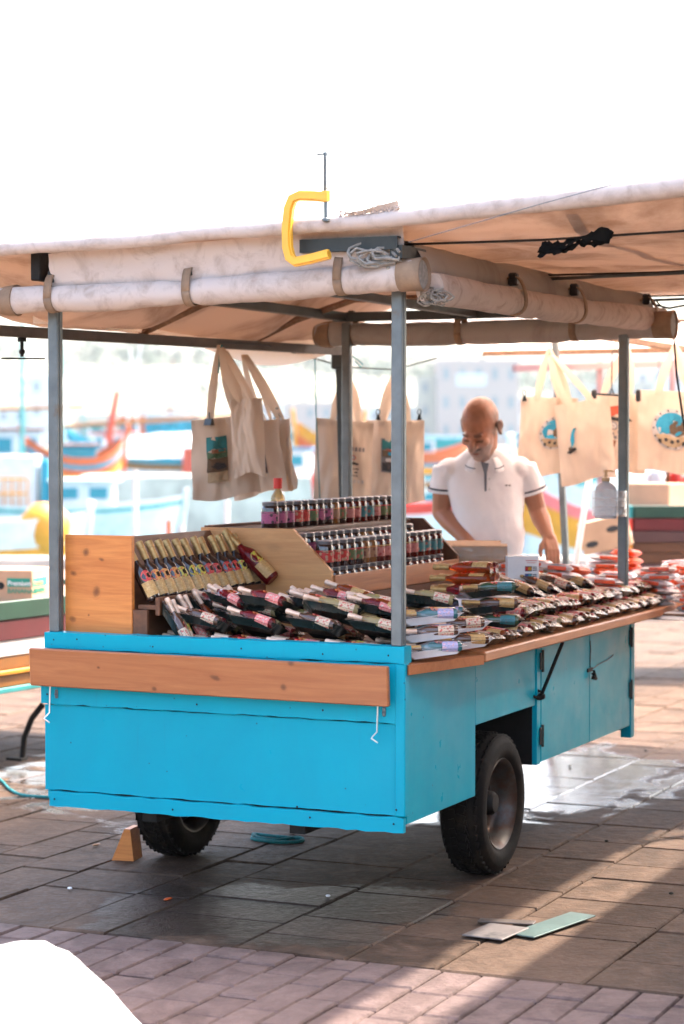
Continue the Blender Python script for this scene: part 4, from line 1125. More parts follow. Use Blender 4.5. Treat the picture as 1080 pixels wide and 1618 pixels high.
def card_logo(zc, c1, c2, bg):
    a = MB(); a.box((0.022, -0.0380, zc), (0.030, 0.001, 0.022)); a.build('card_logo', flat('card_ground', bg), fc)
    for dx, col, yy in ((-0.006, c1, -0.0387), (0.006, c2, -0.0389)):
        d = MB(); d.lathe([(0.001, 0), (0.0085, 0)], 16, Matrix.Translation((0.022 + dx, yy, zc)) @ Matrix.Rotation(PI / 2, 4, 'X')); d.build('logo_disc', flat('logo_colour', col), fc, recalc=False)
    a = MB()
    for k in range(3): a.box((0.049, -0.0380, zc + 0.007 - 0.007 * k), (0.018, 0.001, 0.0035))
    a.build('print_lines', M['ink_black'], fc)
card_logo(0.005, (0.60, 0.02, 0.02), (0.70, 0.33, 0.02), (0.05, 0.02, 0.02))
card_logo(-0.027, (0.02, 0.10, 0.45), (0.05, 0.45, 0.60), (0.05, 0.05, 0.06))
a = MB(); a.box((0.035, -0.0380, 0.040), (0.05, 0.001, 0.003)); a.box((0.035, -0.0380, 0.031), (0.04, 0.001, 0.002)); a.build('print_lines', M['print_red'], fc)

M['packet'] = flat('white_packet_film', (0.78, 0.75, 0.74), 0.3)
M['packet_orange'] = plain('orange_packet_print', (0.72, 0.085, 0.015), 0.35, 0, 0.25, 40)
def packet_mesh(w, l, h, seed, inner):
    mb = MB()
    for s in (1, -1):
        def f(u, v):
            e = max(abs(2 * u - 1), abs(2 * v - 1))
            zz = h / 2 * (1 - e ** 5) * (1 + 0.25 * fbm(u * 5, v * 5, seed)) + 0.001
            return ((u - .5) * w, (v - .5) * l, h / 2 + s * zz + (0.0015 * fbm(u * 14, v * 14, seed)))
        mb.grid(f, 10, 10)
    pm = mb.mesh('packet', inner, True, 60)
    lb_ = MB()
    def g(u, v):
        e = max(abs(.7 * (2 * u - 1)), abs(.4 * (2 * v - 1)))
        return ((u - .5) * w * .98, (v - .5) * l * .30 - 0.24 * l, h / 2 + h / 2 * (1 - e ** 5) * 1.04 + 0.0035)
    lb_.grid(g, 8, 4)
    sd_ = MB(); sd_.box((0, -l * 0.48, h * .5), (w * 0.55, l * 0.05, h * .6), None, 0.004)
    return pm, lb_.mesh('label', M['packet_orange'], True, 80, False), sd_.mesh('end_print', M['packet_orange'])
PK = [packet_mesh(0.15, 0.11, 0.030, 1, M['packet']), packet_mesh(0.17, 0.12, 0.026, 5, M['packet']), packet_mesh(0.13, 0.10, 0.036, 9, M['packet_orange'])]
def packet(i, x, y, z, yaw, label, group):
    ms = PK[i % 3]
    o = put('sweet_packet', ms[0]); put('label', ms[1], o); put('end_print', ms[2], o)
    place(o, x, y, z, R(yaw), R(rnd.uniform(-5, 5)), R(rnd.uniform(-6, 6))); tag(o, label, 'packet', group)
piles = [(-0.42, 2.30, 7, 'beside the white card box'), (-0.20, 2.28, 7, 'behind the white card box'), (-0.40, 2.56, 7, 'next to the tall carton'), (-0.20, 2.56, 6, 'before the rear post'), (-0.04, 2.44, 5, 'inside the rear post')]
for (x, y, n, where) in piles:
    for k in range(n):
        packet(rnd.choice((0, 0, 1, 1, 2)), x + rnd.uniform(-.02, .02), y + rnd.uniform(-.02, .02), 0.928 + 0.032 * k, rnd.uniform(-35, 35), f'orange and white packet, {ORD[k]} from bottom of pile {where}', 'sweet packets on the cart')

# hand soap taped to the rear post
M['soap'] = NT('cloudy_soap_bottle').set(Base_Color=(0.72, 0.74, 0.80), Roughness=0.25, Transmission_Weight=0.35).m
sp = row_thing('soap_dispenser', 'cloudy pump soap bottle taped to the rear steel post', 'dispenser', -0.088, 2.615, 1.345, 0.1)
mb = MB()
mb.lathe([(0.001, 0), (0.046, 0), (0.050, 0.006), (0.051, 0.12), (0.046, 0.145), (0.028, 0.163), (0.018, 0.166), (0.018, 0.175), (0.001, 0.175)], 24, Matrix.Diagonal((1.0, 0.72, 1, 1)))
mb.build('bottle', M['soap'], sp, smooth=True, angle=50)
M['pump'] = flat('amber_pump_plastic', (0.62, 0.42, 0.22), 0.35)
mb = MB(); mb.lathe([(0.02, 0.170), (0.02, 0.186), (0.012, 0.190), (0.008, 0.19), (0.007, 0.212), (0.012, 0.212), (0.012, 0.222), (0.001, 0.222)], 14); mb.tube([(0, 0, 0.218), (0.03, -0.012, 0.219), (0.042, -0.016, 0.214)], 0.0045, 6)
mb.build('pump', M['pump'], sp, smooth=True)
for k in range(6):
    mb = MB(); mb.lathe([(0.0505, 0.100 - 0.012 * k), (0.0505, 0.1035 - 0.012 * k)], 14, Matrix.Diagonal((1.01, 0.735, 1, 1)), -1.9 + 0.1 * (k % 2), -1.0 + 0.15 * (k % 3)); mb.build('print_lines', flat('soap_print', (0.35, 0.36, 0.42)) if k == 0 else bpy.data.materials['soap_print'], sp, recalc=False)
M['tape'] = film('crumpled_tape', 0.45, 90)
mb = MB()
for zz in (0.03, 0.07, 0.105):
    mb.grid(lambda u, v: (0.016 + 0.080 * math.cos(2 * PI * u) * (1 + .05 * fbm(u * 9, v * 2, zz)), 0.0 + 0.046 * math.sin(2 * PI * u) * (1 + .1 * fbm(u * 9, v * 3, zz)), zz - 0.018 + 0.045 * v + 0.006 * fbm(u * 6, 2, zz)), 40, 4)
mb.build('tape_wrap', M['tape'], sp, smooth=True, recalc=False)

# ------------------------------------------------------------------ tote bags
def at(px, py, Y):            # the place at distance Y that the photograph shows at (px, py)
    u, v = (px - 540) / FPX, (809 - py) / FPX
    d = Vector((u, math.cos(PITCH) + v * math.sin(PITCH), -math.sin(PITCH) + v * math.cos(PITCH)))
    d *= Y / d.y
    return Vector((d.x, d.y, EYE + d.z))
INK = {k: flat('print_' + k, c, 0.85) for k, c in {'blue': (0.03, 0.30, 0.46), 'brown': (0.13, 0.085, 0.05), 'sand': (0.42, 0.30, 0.18), 'red': (0.62, 0.10, 0.05), 'black': (0.045, 0.04, 0.04), 'teal': (0.03, 0.19, 0.20), 'grey': (0.22, 0.20, 0.20), 'green': (0.07, 0.13, 0.07), 'pale': (0.55, 0.50, 0.47), 'rust': (0.30, 0.13, 0.07)}.items()}
def tote(label, top, yaw, w=0.37, h=0.40, hang=0.25, bulge=0.022, seed=0.0, prints=(), tilt=0.0, lean=0.0, squeeze=0.0, hook=(0, 0)):
    root = thing('tote_bag', label, 'bag', top, (lean, tilt, yaw), 'cotton tote bags hung round the stalls')
    def S(u, v, side=-1):
        x = u * w / 2 * (1 - squeeze * 0.5 * (1 - v)) * (1 - 0.02 * math.sin(PI * v))
        b = bulge * max(0, 1 - u * u) ** 0.8 * math.sin(PI * min(1, 0.12 + 0.85 * v))
        y = side * b + 0.010 * math.sin(u * 5 + seed) * (1.1 - v) + 0.026 * fbm(u * 1.1, v * 1.2, seed) + 0.010 * fbm(u * 3.2 + v, v * 2.4, seed + 3) + 0.004 * abs(math.sin(6 * u + 5 * v + seed)) + squeeze * 0.05 * math.sin(u * 7 + seed) * (1 - v)
        z = -v * h - 0.012 * math.cos(u * 3 + seed) * v + 0.008 * u * math.sin(seed)
        return Vector((x, y, z))
    mb = MB()
    mb.grid(lambda a, b: S(2 * a - 1, b, -1), 26, 22); mb.grid(lambda a, b: S(2 * a - 1, b, 1), 26, 22)
    mb.build('body', M['tote'], root, smooth=True, angle=80, recalc=False)
    hm = MB(); hm.grid(lambda a, b: S(2 * a - 1, 0.012 + b * 0.07, -1) + Vector((0, -0.0022, 0)), 26, 2); hm.build('hem', M['tote'], root, smooth=True, recalc=False)
    for side in (-1, 1):
        hb = MB()
        for sx in (-1, 1):
            def rib(a, b):
                p0 = S(sx * 0.46 + (a - .5) * 0.17, 0.06, side) + Vector((0, side * 0.003, 0))
                p1 = Vector((hook[0] + (a - .5) * 0.012 + sx * 0.004, hook[1] + side * 0.006 + (a - .5) * 0.012, hang))
                t = b
                p = p0.lerp(p1, t)
                p.x += sx * 0.010 * math.sin(PI * t) * (1 if side < 0 else -0.5)
                p.y += side * 0.015 * math.sin(PI * t)
                wv = (a - .5) * 0.022 * math.sin(PI * t)
                p.x += wv
                return p
            hb.grid(rib, 3, 16)
        hb.build('handle', M['tote'], root, smooth=True, angle=80, recalc=False)
    for (kind, u0, v0, s) in prints:
        P = {}
        def patch(ink, poly):      # polygon in metres around the print's centre, laid on the cloth
            P.setdefault(ink, MB())
            c = (sum(p[0] for p in poly) / len(poly), sum(p[1] for p in poly) / len(poly))
            rings = []
            lift = 0.0026 + 0.0016 * len(P)
            pts = [c] + [(c[0] + (p[0] - c[0]) * f, c[1] + (p[1] - c[1]) * f) for f in (0.25, 0.5, 0.75, 1.0) for p in poly]
            vs = [S(u0 + 2 * p[0] * s / w, v0 - p[1] * s / h, -1) + Vector((0, -lift, 0)) for p in pts]
            n = len(poly)
            fs = [(0, 1 + k, 1 + (k + 1) % n) for k in range(n)] + [(1 + j * n + k, 1 + (j + 1) * n + k, 1 + (j + 1) * n + (k + 1) % n, 1 + j * n + (k + 1) % n) for j in range(3) for k in range(n)]
            P[ink].add(vs, fs)
        circ = lambda cx, cy, r, n=20: [(cx + r * math.cos(2 * PI * k / n), cy + r * math.sin(2 * PI * k / n)) for k in range(n)]
        rect = lambda x0, x1, y0, y1: [(x0, y0), ((x0 + x1) / 2, y0), (x1, y0), (x1, (y0 + y1) / 2), (x1, y1), ((x0 + x1) / 2, y1), (x0, y1), (x0, (y0 + y1) / 2)]
        if kind == 'bay':
            patch('pale', circ(0, 0, 1.0, 28))
            patch('blue', [(math.cos(t) * .82, math.sin(t) * .82) for t in [0.1 + 2.9 * k / 12 for k in range(13)]] + [(-0.6, -0.3), (0.2, -0.35)])
            patch('brown', [(-0.15, 0.15), (0.15, 0.42), (0.55, 0.40), (0.80, 0.2), (0.82, -0.1), (0.3, -0.35), (-0.1, -0.2)])
            patch('sand', [(math.cos(t) * .84, math.sin(t) * .84 - .04) for t in [PI + 0.3 + 2.6 * k / 12 for k in range(13)]] + [(0.5, -0.3), (-0.3, -0.28)])
            for k in range(14):
                a = 2 * PI * k / 14; patch('black', circ(0.91 * math.cos(a), 0.91 * math.sin(a), 0.055, 6))
            for k in range(5): patch('black', circ(-0.6 + 0.3 * k, -0.62 + 0.08 * (k % 2), 0.10, 7))
        elif kind == 'hat':
            patch('red', [(-0.42, 0.45), (-0.38, 0.95), (0, 1.02), (0.40, 0.95), (0.46, 0.45)])
            patch('black', [(-0.62, 0.36), (-0.45, 0.52), (0, 0.46), (0.48, 0.52), (0.64, 0.36), (0, 0.30)])
            for sx in (-1, 1):
                patch('grey', circ(sx * 0.24, 0.08, 0.20, 14)); patch('pale', circ(sx * 0.24, 0.08, 0.14, 12)); patch('black', circ(sx * 0.24, 0.08, 0.05, 8))
            for (xa, ya, r_) in ((-0.3, -0.3, .10), (-.15, -.45, .09), (0.1, -.48, .1), (0.3, -.32, .10), (0, -.2, .06), (.38, -.1, .06), (-.4, -.1, .07)): patch('grey', circ(xa, ya, r_, 8))
            patch('rust', [(-0.40, -0.55), (-0.10, -0.60), (-0.22, -0.98), (-0.50, -1.0)]); patch('rust', [(0.10, -0.60), (0.42, -0.55), (0.52, -1.0), (0.25, -0.98)])
        elif kind == 'photo':
            patch('grey', rect(-.75, .75, -1, 1)); patch('teal', rect(-.68, .68, .35, .92)); patch('brown', rect(-.68, .68, -.1, .33)); patch('pale', rect(-.45, .4, -.35, -.15)); patch('black', rect(-.68, .68, -.92, -.4)); patch('blue', rect(-.3, .35, .02, .2)); patch('red', rect(-.4, .3, .30, .36))
        elif kind == 'view':
            patch('teal', rect(-.55, .55, .35, 1.0)); patch('green', rect(-.55, .55, .05, .35)); patch('rust', rect(-.35, .45, .28, .45)); patch('brown', rect(-.55, .55, -.55, .05)); patch('black', [(-.4, -.3), (-.1, -.1), (.4, -.22), (.5, -.4), (.0, -.45)]); patch('sand', rect(-.5, .5, -1.0, -.55))
        elif kind == 'wave':
            patch('blue', [(-.1, -.6), (.12, -.2), (.15, .3), (.35, .7), (.1, .75), (-.05, .4), (-.15, 0)]); patch('teal', [(.1, .6), (.4, .62), (.3, .75)]); patch('black', [(-.5, -.8), (-.1, -.55), (.2, -.6), (.25, -.75), (-.2, -.95)]); patch('brown', [(-.3, -.5), (-.1, -.45), (-.1, -.65), (-.3, -.7)])
        elif kind == 'sketch':
            for k in range(7): patch('grey', rect(-.7 + .2 * k, -.57 + .2 * k, .70, .90))
            patch('red', circ(0.05, .38, .13, 8)); patch('pale', circ(0.05, .38, .08, 8)); patch('black', [(-.35, .1), (0, .18), (.35, .1), (.30, .02), (-.3, .02)])
            for k in range(26):
                a = k * 2.4; patch('black', circ(-.4 + .8 * ((k * 7) % 10) / 10 + .04 * math.sin(a), -.5 + .5 * ((k * 3) % 9) / 9, .045, 5))
            for k in range(6): patch('pale', rect(-.5 + .2 * k, -.38 + .2 * k, -.85, -.70))
        pr = put('print', None, root); pr.empty_display_size = .02
        for ink, mb_ in P.items(): mb_.build('print_patch', INK[ink], pr, recalc=False)
    return root
def clip(p, label, yaw=0.0):
    o = thing('binder_clip', label, 'clip', p, (0, 0, yaw), 'black clips on the bags')
    mb = MB(); mb.prism_y([(-0.013, 0.0), (0.013, 0.0), (0.005, 0.030), (-0.005, 0.030)], -0.022, 0.022); mb.build('jaw', M['black_plastic'], o)
    w_ = MB(); w_.tube([(-0.006, -0.012, 0.028), (-0.010, -0.012, 0.045), (-0.004, -0.006, 0.056), (0.004, 0.006, 0.056), (0.010, 0.012, 0.045), (0.006, 0.012, 0.028)], 0.003, 6); w_.build('lever', M['black_plastic'], o, smooth=True)
    return o
HK = 548
def bag_at(px, py, Y, hook_py, **kw):
    p = at(px, py, Y); hz = at(px, hook_py, Y).z
    return tote(kw.pop('label'), p, kw.pop('yaw', 0.0), hang=hz - p.z, **kw)
bag_at(868, 628, 11.25, 550, label='cotton bag with round bay picture hanging nearest the seller', yaw=R(8), w=0.30, h=0.40, seed=1.0, prints=(('bay', 0.25, 0.46, 0.085),), tilt=R(4), hook=(-0.02, 0))
bag_at(918, 634, 11.15, 556, label='cotton bag with blue edged print, overlapping the bag nearest the seller', yaw=R(-24), w=0.30, h=0.41, seed=2.2, prints=(('wave', -0.42, 0.45, 0.075),), tilt=R(-6), hook=(-0.13, 0))
bag_at(972, 622, 11.30, 545, label='cotton bag printed with a red hatted face behind the rear post', yaw=R(-4), w=0.31, h=0.40, seed=3.9, prints=(('hat', 0.1, 0.45, 0.115),), hook=(0.06, 0))
bag_at(1066, 618, 11.20, 543, label='cotton bag with bright round bay picture at the right edge', yaw=R(3), w=0.39, h=0.42, seed=5.1, prints=(('bay', -0.10, 0.47, 0.105),), hook=(0.0, 0))
hg = thing('clip_hanger', 'black trouser hanger holding the bag with the hatted face', 'hanger', at(960, 622, 11.2))
mb = MB(); mb.tube([(-0.085, 0, 0), (0.11, 0, -0.012)], 0.006, 8); mb.tube([(0.01, 0, 0), (0.02, 0, 0.03), (0.03, 0, 0.0)], 0.006, 6)
mb.tube([(0.02, 0, 0.03), (0.02, 0, 0.20), (0.028, 0, 0.225), (0.04, 0, 0.225), (0.045, 0, 0.21)], 0.003, 6); mb.build('bar', M['black_plastic'], hg, smooth=True)
for dx in (-0.072, 0.155):
    mb = MB(); mb.box((dx, -0.01, 0.0 - 0.01), (0.026, 0.028, 0.065), None, 0.008); mb.build('clamp', M['black_plastic'], hg)
clip(at(828, 634, 11.2), 'black clip on the bag nearest the seller')
bag_at(352, 660, 9.85, 545, label='cotton bag with harbour picture hanging left of the jar shelf', yaw=R(22), w=0.33, h=0.36, seed=7.3, prints=(('view', -0.28, 0.50, 0.10),), tilt=R(-3), squeeze=0.25, hook=(0.0, 0))
bag_at(400, 668, 9.95, 548, label='plain cotton bag at the back of the left bundle', yaw=R(-30), w=0.30, h=0.33, seed=8.6, squeeze=0.35, tilt=R(-6), hook=(-0.12, 0), prints=(('photo', 0.3, .6, .05),))
bag_at(388, 630, 9.70, 547, label='folded plain cotton bag in front of the left bundle', yaw=R(-14), w=0.15, h=0.34, seed=9.4, squeeze=0.0, tilt=R(-3), hook=(-0.10, 0), bulge=0.03)
bag_at(432, 664, 9.98, 548, label='plain cotton bag sticking out at the right of the left bundle', yaw=R(-48), w=0.20, h=0.32, seed=4.7, tilt=R(-9), hook=(-0.16, 0))
clip(at(330, 672, 9.8), 'black clip on the bag with the harbour picture', 0.8)
clip(at(437, 664, 10.0), 'black clip at the right of the left bag bundle', 0.3)
bag_at(545, 664, 11.0, 588, label='cotton bag with small sketch print behind the rear left post', yaw=R(12), w=0.30, h=0.42, seed=11.0, prints=(('sketch', 0.28, 0.52, 0.10),), tilt=R(2), hook=(0.0, 0))
bag_at(624, 664, 11.05, 588, label='cotton bag with a framed boat photo print behind the front post', yaw=R(-8), w=0.30, h=0.42, seed=12.5, prints=(('photo', -0.05, 0.42, 0.085),), hook=(0.0, 0))
clip(at(597, 664, 11.0), 'black clip between the two bags behind the posts')
clip(at(662, 664, 11.0), 'black clip at the outer edge of the boat photo bag')
ln = thing('hanging_line', 'thin line with a teal hook that carries the bags behind the posts', 'line', at(345, 545, 9.9))
o0 = at(345, 545, 9.9)
mb = MB(); mb.tube([at(335, 540, 9.85) - o0, at(420, 545, 10.2) - o0, at(480, 562, 10.8) - o0, at(545, 580, 11.0) - o0, at(622, 584, 11.05) - o0, at(690, 566, 11.2) - o0], 0.004, 6); mb.build('cord', M['steel_dark'], ln, smooth=True)
mb = MB(); mb.tube([at(556, 562, 10.9) - o0, at(573, 576, 10.9) - o0, at(570, 580, 10.9) - o0, at(560, 570, 10.9) - o0], 0.0035, 6); mb.tube([at(497, 560, 10.9) - o0, at(499, 650, 10.9) - o0, at(505, 790, 10.9) - o0], 0.003, 6); mb.build('hook', M['rope_teal'], ln, smooth=True)
mb = MB(); mb.tube([at(350, 545, 9.8) - o0, at(347, 556, 9.8) - o0, at(345, 590, 9.8) - o0], 0.004, 6); mb.build('hook_wire', M['rope_teal'], ln, smooth=True)

# ------------------------------------------------------------------ the seller
def remesh(mb, voxel, it, name, mat):
    me = mb.mesh(name, mat)
    o = put('temporary', me)
    m1 = o.modifiers.new('r', 'REMESH'); m1.mode = 'VOXEL'; m1.voxel_size = voxel; m1.use_smooth_shade = True
    m2 = o.modifiers.new('s', 'SMOOTH'); m2.factor = 0.5; m2.iterations = it
    dg = bpy.context.evaluated_depsgraph_get()
    out = bpy.data.meshes.new_from_object(o.evaluated_get(dg))
    out.name = name
    bpy.data.objects.remove(o)
    out.materials.clear(); out.materials.append(mat)
    out.polygons.foreach_set('use_smooth', [True] * len(out.polygons))
    return out
def limb(mb, pts, rs, n=14):
    mb.tube(pts, rs, n)
    for p, r in zip(pts, rs): mb.ball(p, r * 1.0, n)
def loft(mb, rings, n=28, p=2.4):       # rings: (z, cx, cy, hx, hy)
    vs, fs = [], []
    for (z, cx, cy, hx, hy) in rings:
        for k in range(n):
            a = 2 * PI * k / n; c, s = math.cos(a), math.sin(a)
            vs.append((cx + hx * math.copysign(abs(c) ** (2 / p), c), cy + hy * math.copysign(abs(s) ** (2 / p), s), z))
    m = len(rings)
    for i in range(m - 1):
        for k in range(n): fs.append((i * n + k, i * n + (k + 1) % n, (i + 1) * n + (k + 1) % n, (i + 1) * n + k))
    fs += [tuple(range(n))[::-1], tuple(range((m - 1) * n, m * n))]
    mb.add(vs, fs)
man_pos = at(765, 700, 10.75); man_pos.z = 0
man = thing('person', 'balding man in a white polo shirt looking down behind the cart', 'person', man_pos, 0)
HEAD = Matrix.Translation((-0.028, -0.105, 1.768)) @ Matrix.Rotation(R(-30), 4, 'Z') @ Matrix.Rotation(R(35), 4, 'X') @ Matrix.Rotation(R(4), 4, 'Y') @ Matrix.Diagonal((1.10, 1.10, 1.10, 1))
hp = lambda x, y, z: HEAD @ Vector((x, y, z))
body = MB()
def hball(c, r): 
    t = MB(); t.ball(c, r, 20); body.add(t.v, t.f, HEAD)
hball((0, 0.018, 0.035), (0.080, 0.102, 0.095)); hball((0, -0.034, -0.035), (0.066, 0.066, 0.085)); hball((0, -0.048, -0.088), (0.050, 0.050, 0.040)); hball((0, -0.084, -0.107), (0.022, 0.018, 0.018))
hball((0, -0.086, 0.015), (0.052, 0.017, 0.010))
for s in (-1, 1):
    hball((s * 0.012, -0.107, -0.040), (0.0095, 0.011, 0.009)); hball((s * 0.042, -0.070, -0.028), (0.024, 0.024, 0.022)); hball((s * 0.088, 0.014, -0.006), (0.009, 0.021, 0.035)); hball((s * 0.094, 0.024, 0.006), (0.009, 0.013, 0.024)); hball((s * 0.090, 0.008, -0.030), (0.008, 0.010, 0.012))
    hball((s * 0.031, -0.080, -0.012), (0.014, 0.011, 0.009))
t = MB(); t.tube([(0, -0.090, 0.008), (0, -0.110, -0.016), (0, -0.126, -0.037)], [0.010, 0.012, 0.015], 10); t.ball((0, -0.124, -0.038), 0.0155, 12); t.ball((0, -0.098, -0.069), (0.022, 0.010, 0.007), 12); t.ball((0, -0.095, -0.080), (0.020, 0.011, 0.007), 12)
body.add(t.v, t.f, HEAD)
limb(body, [hp(0, 0.03, -0.04), Vector((-0.005, -0.035, 1.63)), Vector((0.005, 0.0, 1.53))], [0.066, 0.066, 0.085], 18)
loft(body, [(0.96, 0.0, 0.09, 0.15, 0.110), (1.08, 0.01, 0.07, 0.140, 0.110), (1.22, 0.02, 0.035, 0.135, 0.110), (1.38, 0.01, 0.005, 0.145, 0.098), (1.50, 0.005, 0.0, 0.150, 0.080), (1.565, 0.0, 0.0, 0.11, 0.060)])
for s in (-1, 1):
    limb(body, [Vector((s * 0.095, 0.09, 0.98)), Vector((s * 0.115, 0.07, 0.53)), Vector((s * 0.12, 0.12, 0.10))], [0.10, 0.066, 0.042], 14)
    limb(body, [Vector((s * 0.12, 0.13, 0.055)), Vector((s * 0.14, 0.0, 0.035))], [0.045, 0.035], 12)
AL = [Vector((-0.196, 0.0, 1.565)), Vector((-0.212, 0.03, 1.345)), Vector((-0.085, -0.135, 1.205))]
AR = [Vector((0.200, 0.0, 1.572)), Vector((0.268, 0.03, 1.350)), Vector((0.312, -0.085, 1.230))]
def arm(A):
    e, w = A[1], A[2]
    limb(body, [A[0] + Vector((0, 0, -0.02)), A[0].lerp(e, .5), e], [0.044, 0.052, 0.045])
    limb(body, [e, e.lerp(w, .3), e.lerp(w, .75), w], [0.045, 0.047, 0.036, 0.029])
arm(AL); arm(AR)
def hand(w, fwd, side, up, curl):
    """palm from the wrist along fwd; side = towards the thumb; up = back of the hand"""
    fwd, side, up = fwd.normalized(), side.normalized(), up.normalized()
    for k, off in enumerate((-0.026, -0.009, 0.009, 0.025)):
        a, b = w + side * off * 0.75, w + fwd * 0.082 + side * off
        limb(body, [a, a.lerp(b, .5), b], [0.017, 0.016, 0.012], 10)
    for off, ln_ in ((-0.030, 0.062), (-0.010, 0.080), (0.010, 0.086), (0.029, 0.076)):
        p0 = w + fwd * 0.084 + side * off
        c1, c2 = curl * 0.5, curl
        p1 = p0 + (fwd * math.cos(c1) - up * math.sin(c1)) * ln_ * .45
        p2 = p1 + (fwd * math.cos(c2) - up * math.sin(c2)) * ln_ * .30
        p3 = p2 + (fwd * math.cos(c2 * 1.4) - up * math.sin(c2 * 1.4)) * ln_ * .25
        limb(body, [p0, p1, p2, p3], [0.0105, 0.0098, 0.0090, 0.0078], 8)
    t0 = w + fwd * 0.022 + side * 0.022
    limb(body, [t0, t0 + fwd * 0.026 + side * 0.026 - up * 0.006, t0 + fwd * 0.054 + side * 0.034 - up * 0.014, t0 + fwd * 0.078 + side * 0.034 - up * 0.020], [0.015, 0.013, 0.0115, 0.009], 8)
hand(AR[2], Vector((0.10, -0.45, -0.60)), Vector((-0.9, -0.25, 0.0)), Vector((0.2, -0.75, 0.6)), 0.55)
hand(AL[2], Vector((0.55, -0.55, -0.35)), Vector((0.5, 0.6, 0.2)), Vector((-0.3, -0.3, 0.9)), 0.7)
def skin_material():
    m = NT('tanned_skin')
    v = m.coords('Object')
    vc = m.node('ShaderNodeVertexColor', layer_name='tint')
    n = m.noise(v, 22, 5, 0.6)
    c = m.mix(m.math('MULTIPLY', n, 0.5), vc.outputs['Color'], m.mix(1.0, vc.outputs['Color'], (0.70, 0.55, 0.50), 'MULTIPLY'))
    m.set(Base_Color=c, Roughness=0.42, Subsurface_Weight=0.08, Subsurface_Scale=0.01)
    m.p.inputs['Subsurface Radius'].default_value = (1, 0.35, 0.2)
    m.bump(m.noise(v, 160, 3), 0.12, 0.002)
    return m.m
bme = remesh(body, 0.0045, 2, 'body', skin_material())
ca = bme.color_attributes.new('tint', 'FLOAT_COLOR', 'POINT')
SK, GREY, LIP, DARK = Vector((0.47, 0.215, 0.125)), Vector((0.46, 0.40, 0.37)), Vector((0.30, 0.09, 0.07)), Vector((0.06, 0.035, 0.025))
HI = HEAD.inverted()
for v in bme.vertices:
    c = SK.copy()
    if v.co.z > 1.60:
        h = HI @ v.co
        x, y, z = abs(h.x), h.y, h.z
        beard = smooth(-0.036, -0.056, z) * smooth(-0.025, -0.050, y) * (1 - smooth(0.058, 0.066, x))
        st = smooth(-0.01, -0.04, z) * smooth(0.02, -0.03, y) * 0.35
        c = c.lerp(GREY, max(beard * 0.80, st))
        hair = smooth(-0.030, 0.010, y) * smooth(-0.07, -0.04, z) * (1 - smooth(0.050, 0.090, z - 0.25 * y)) * 0.75
        c = c.lerp(Vector((0.17, 0.125, 0.105)), hair)
        c = c * (1 + 0.22 * fbm(h.x * 22, h.y * 22, h.z * 22)) * (1 - 0.18 * smooth(0.06, 0.12, z))
        must = (1 - smooth(0.022, 0.034, x)) * smooth(-0.066, -0.058, z) * (1 - smooth(-0.052, -0.047, z)) * smooth(-0.08, -0.09, y)
        c = c.lerp(Vector((0.13, 0.10, 0.09)), must * 0.85)
        lip = (1 - smooth(0.017, 0.024, x)) * smooth(-0.084, -0.078, z) * (1 - smooth(-0.070, -0.066, z)) * smooth(-0.085, -0.095, y)
        c = c.lerp(LIP, lip * 0.8)
        brow = smooth(0.010, 0.016, x) * (1 - smooth(0.046, 0.054, x)) * smooth(0.008, 0.012, z) * (1 - smooth(0.021, 0.026, z)) * smooth(-0.060, -0.072, y)
        c = c.lerp(DARK, brow * 0.6)
        eye = smooth(0.014, 0.019, x) * (1 - smooth(0.043, 0.049, x)) * smooth(-0.021, -0.017, z) * (1 - smooth(-0.011, -0.007, z)) * smooth(-0.06, -0.075, y)
        c = c.lerp(DARK, eye * 0.75)
    ca.data[v.index].color = (c.x, c.y, c.z, 1)
put('body', bme, man)
M['polo'] = plain('white_pique_cotton', (0.93, 0.905, 0.92), 0.85, 0, 0.03, 8, 0.15, 500, spec=0.2)
M['navy'] = flat('navy_trim', (0.03, 0.035, 0.06), 0.8)
sh = MB()
def sleeve(A, f):
    e = A[0].lerp(A[1], f)
    sh.tube([A[0] + Vector((0, 0, 0.012)), A[0].lerp(e, .4), A[0].lerp(e, .8), e], [0.062, 0.069, 0.073, 0.074], 20)
    sh.ball(A[0] + Vector((-0.03 if A[0].x > 0 else 0.03, 0, -0.012)), (0.074, 0.080, 0.066), 16)
    return e
eL, eR = sleeve(AL, 0.54), sleeve(AR, 0.58)
loft(sh, [(0.93, 0.020, 0.08, 0.180, 0.140), (1.02, 0.022, 0.055, 0.176, 0.148), (1.12, 0.025, 0.035, 0.174, 0.155), (1.22, 0.026, 0.015, 0.170, 0.155), (1.32, 0.020, 0.0, 0.172, 0.142), (1.42, 0.010, -0.008, 0.184, 0.128), (1.50, 0.004, -0.008, 0.192, 0.114), (1.565, 0.0, -0.008, 0.182, 0.096), (1.61, -0.001, -0.010, 0.150, 0.082), (1.645, -0.002, -0.015, 0.105, 0.074), (1.665, -0.003, -0.018, 0.078, 0.066)], 36)
sme = remesh(sh, 0.0075, 7, 'shirt', M['polo'])
for v in sme.vertices:          # drape: soft folds, deeper towards the waist and the armpits
    p = v.co
    am_ = 0.004 + 0.010 * smooth(1.45, 1.05, p.z) + 0.006 * smooth(0.12, 0.2, abs(p.x))
    dsp = am_ * fbm(p.x * 7 + p.z * 3.5, p.z * 5.0 - p.x * 2, p.y * 4) 
    d = Vector((p.x - 0.02, p.y, 0)); d = d.normalized() if d.length > 1e-4 else d
    v.co = p + d * dsp
shirt = put('shirt', sme, man)
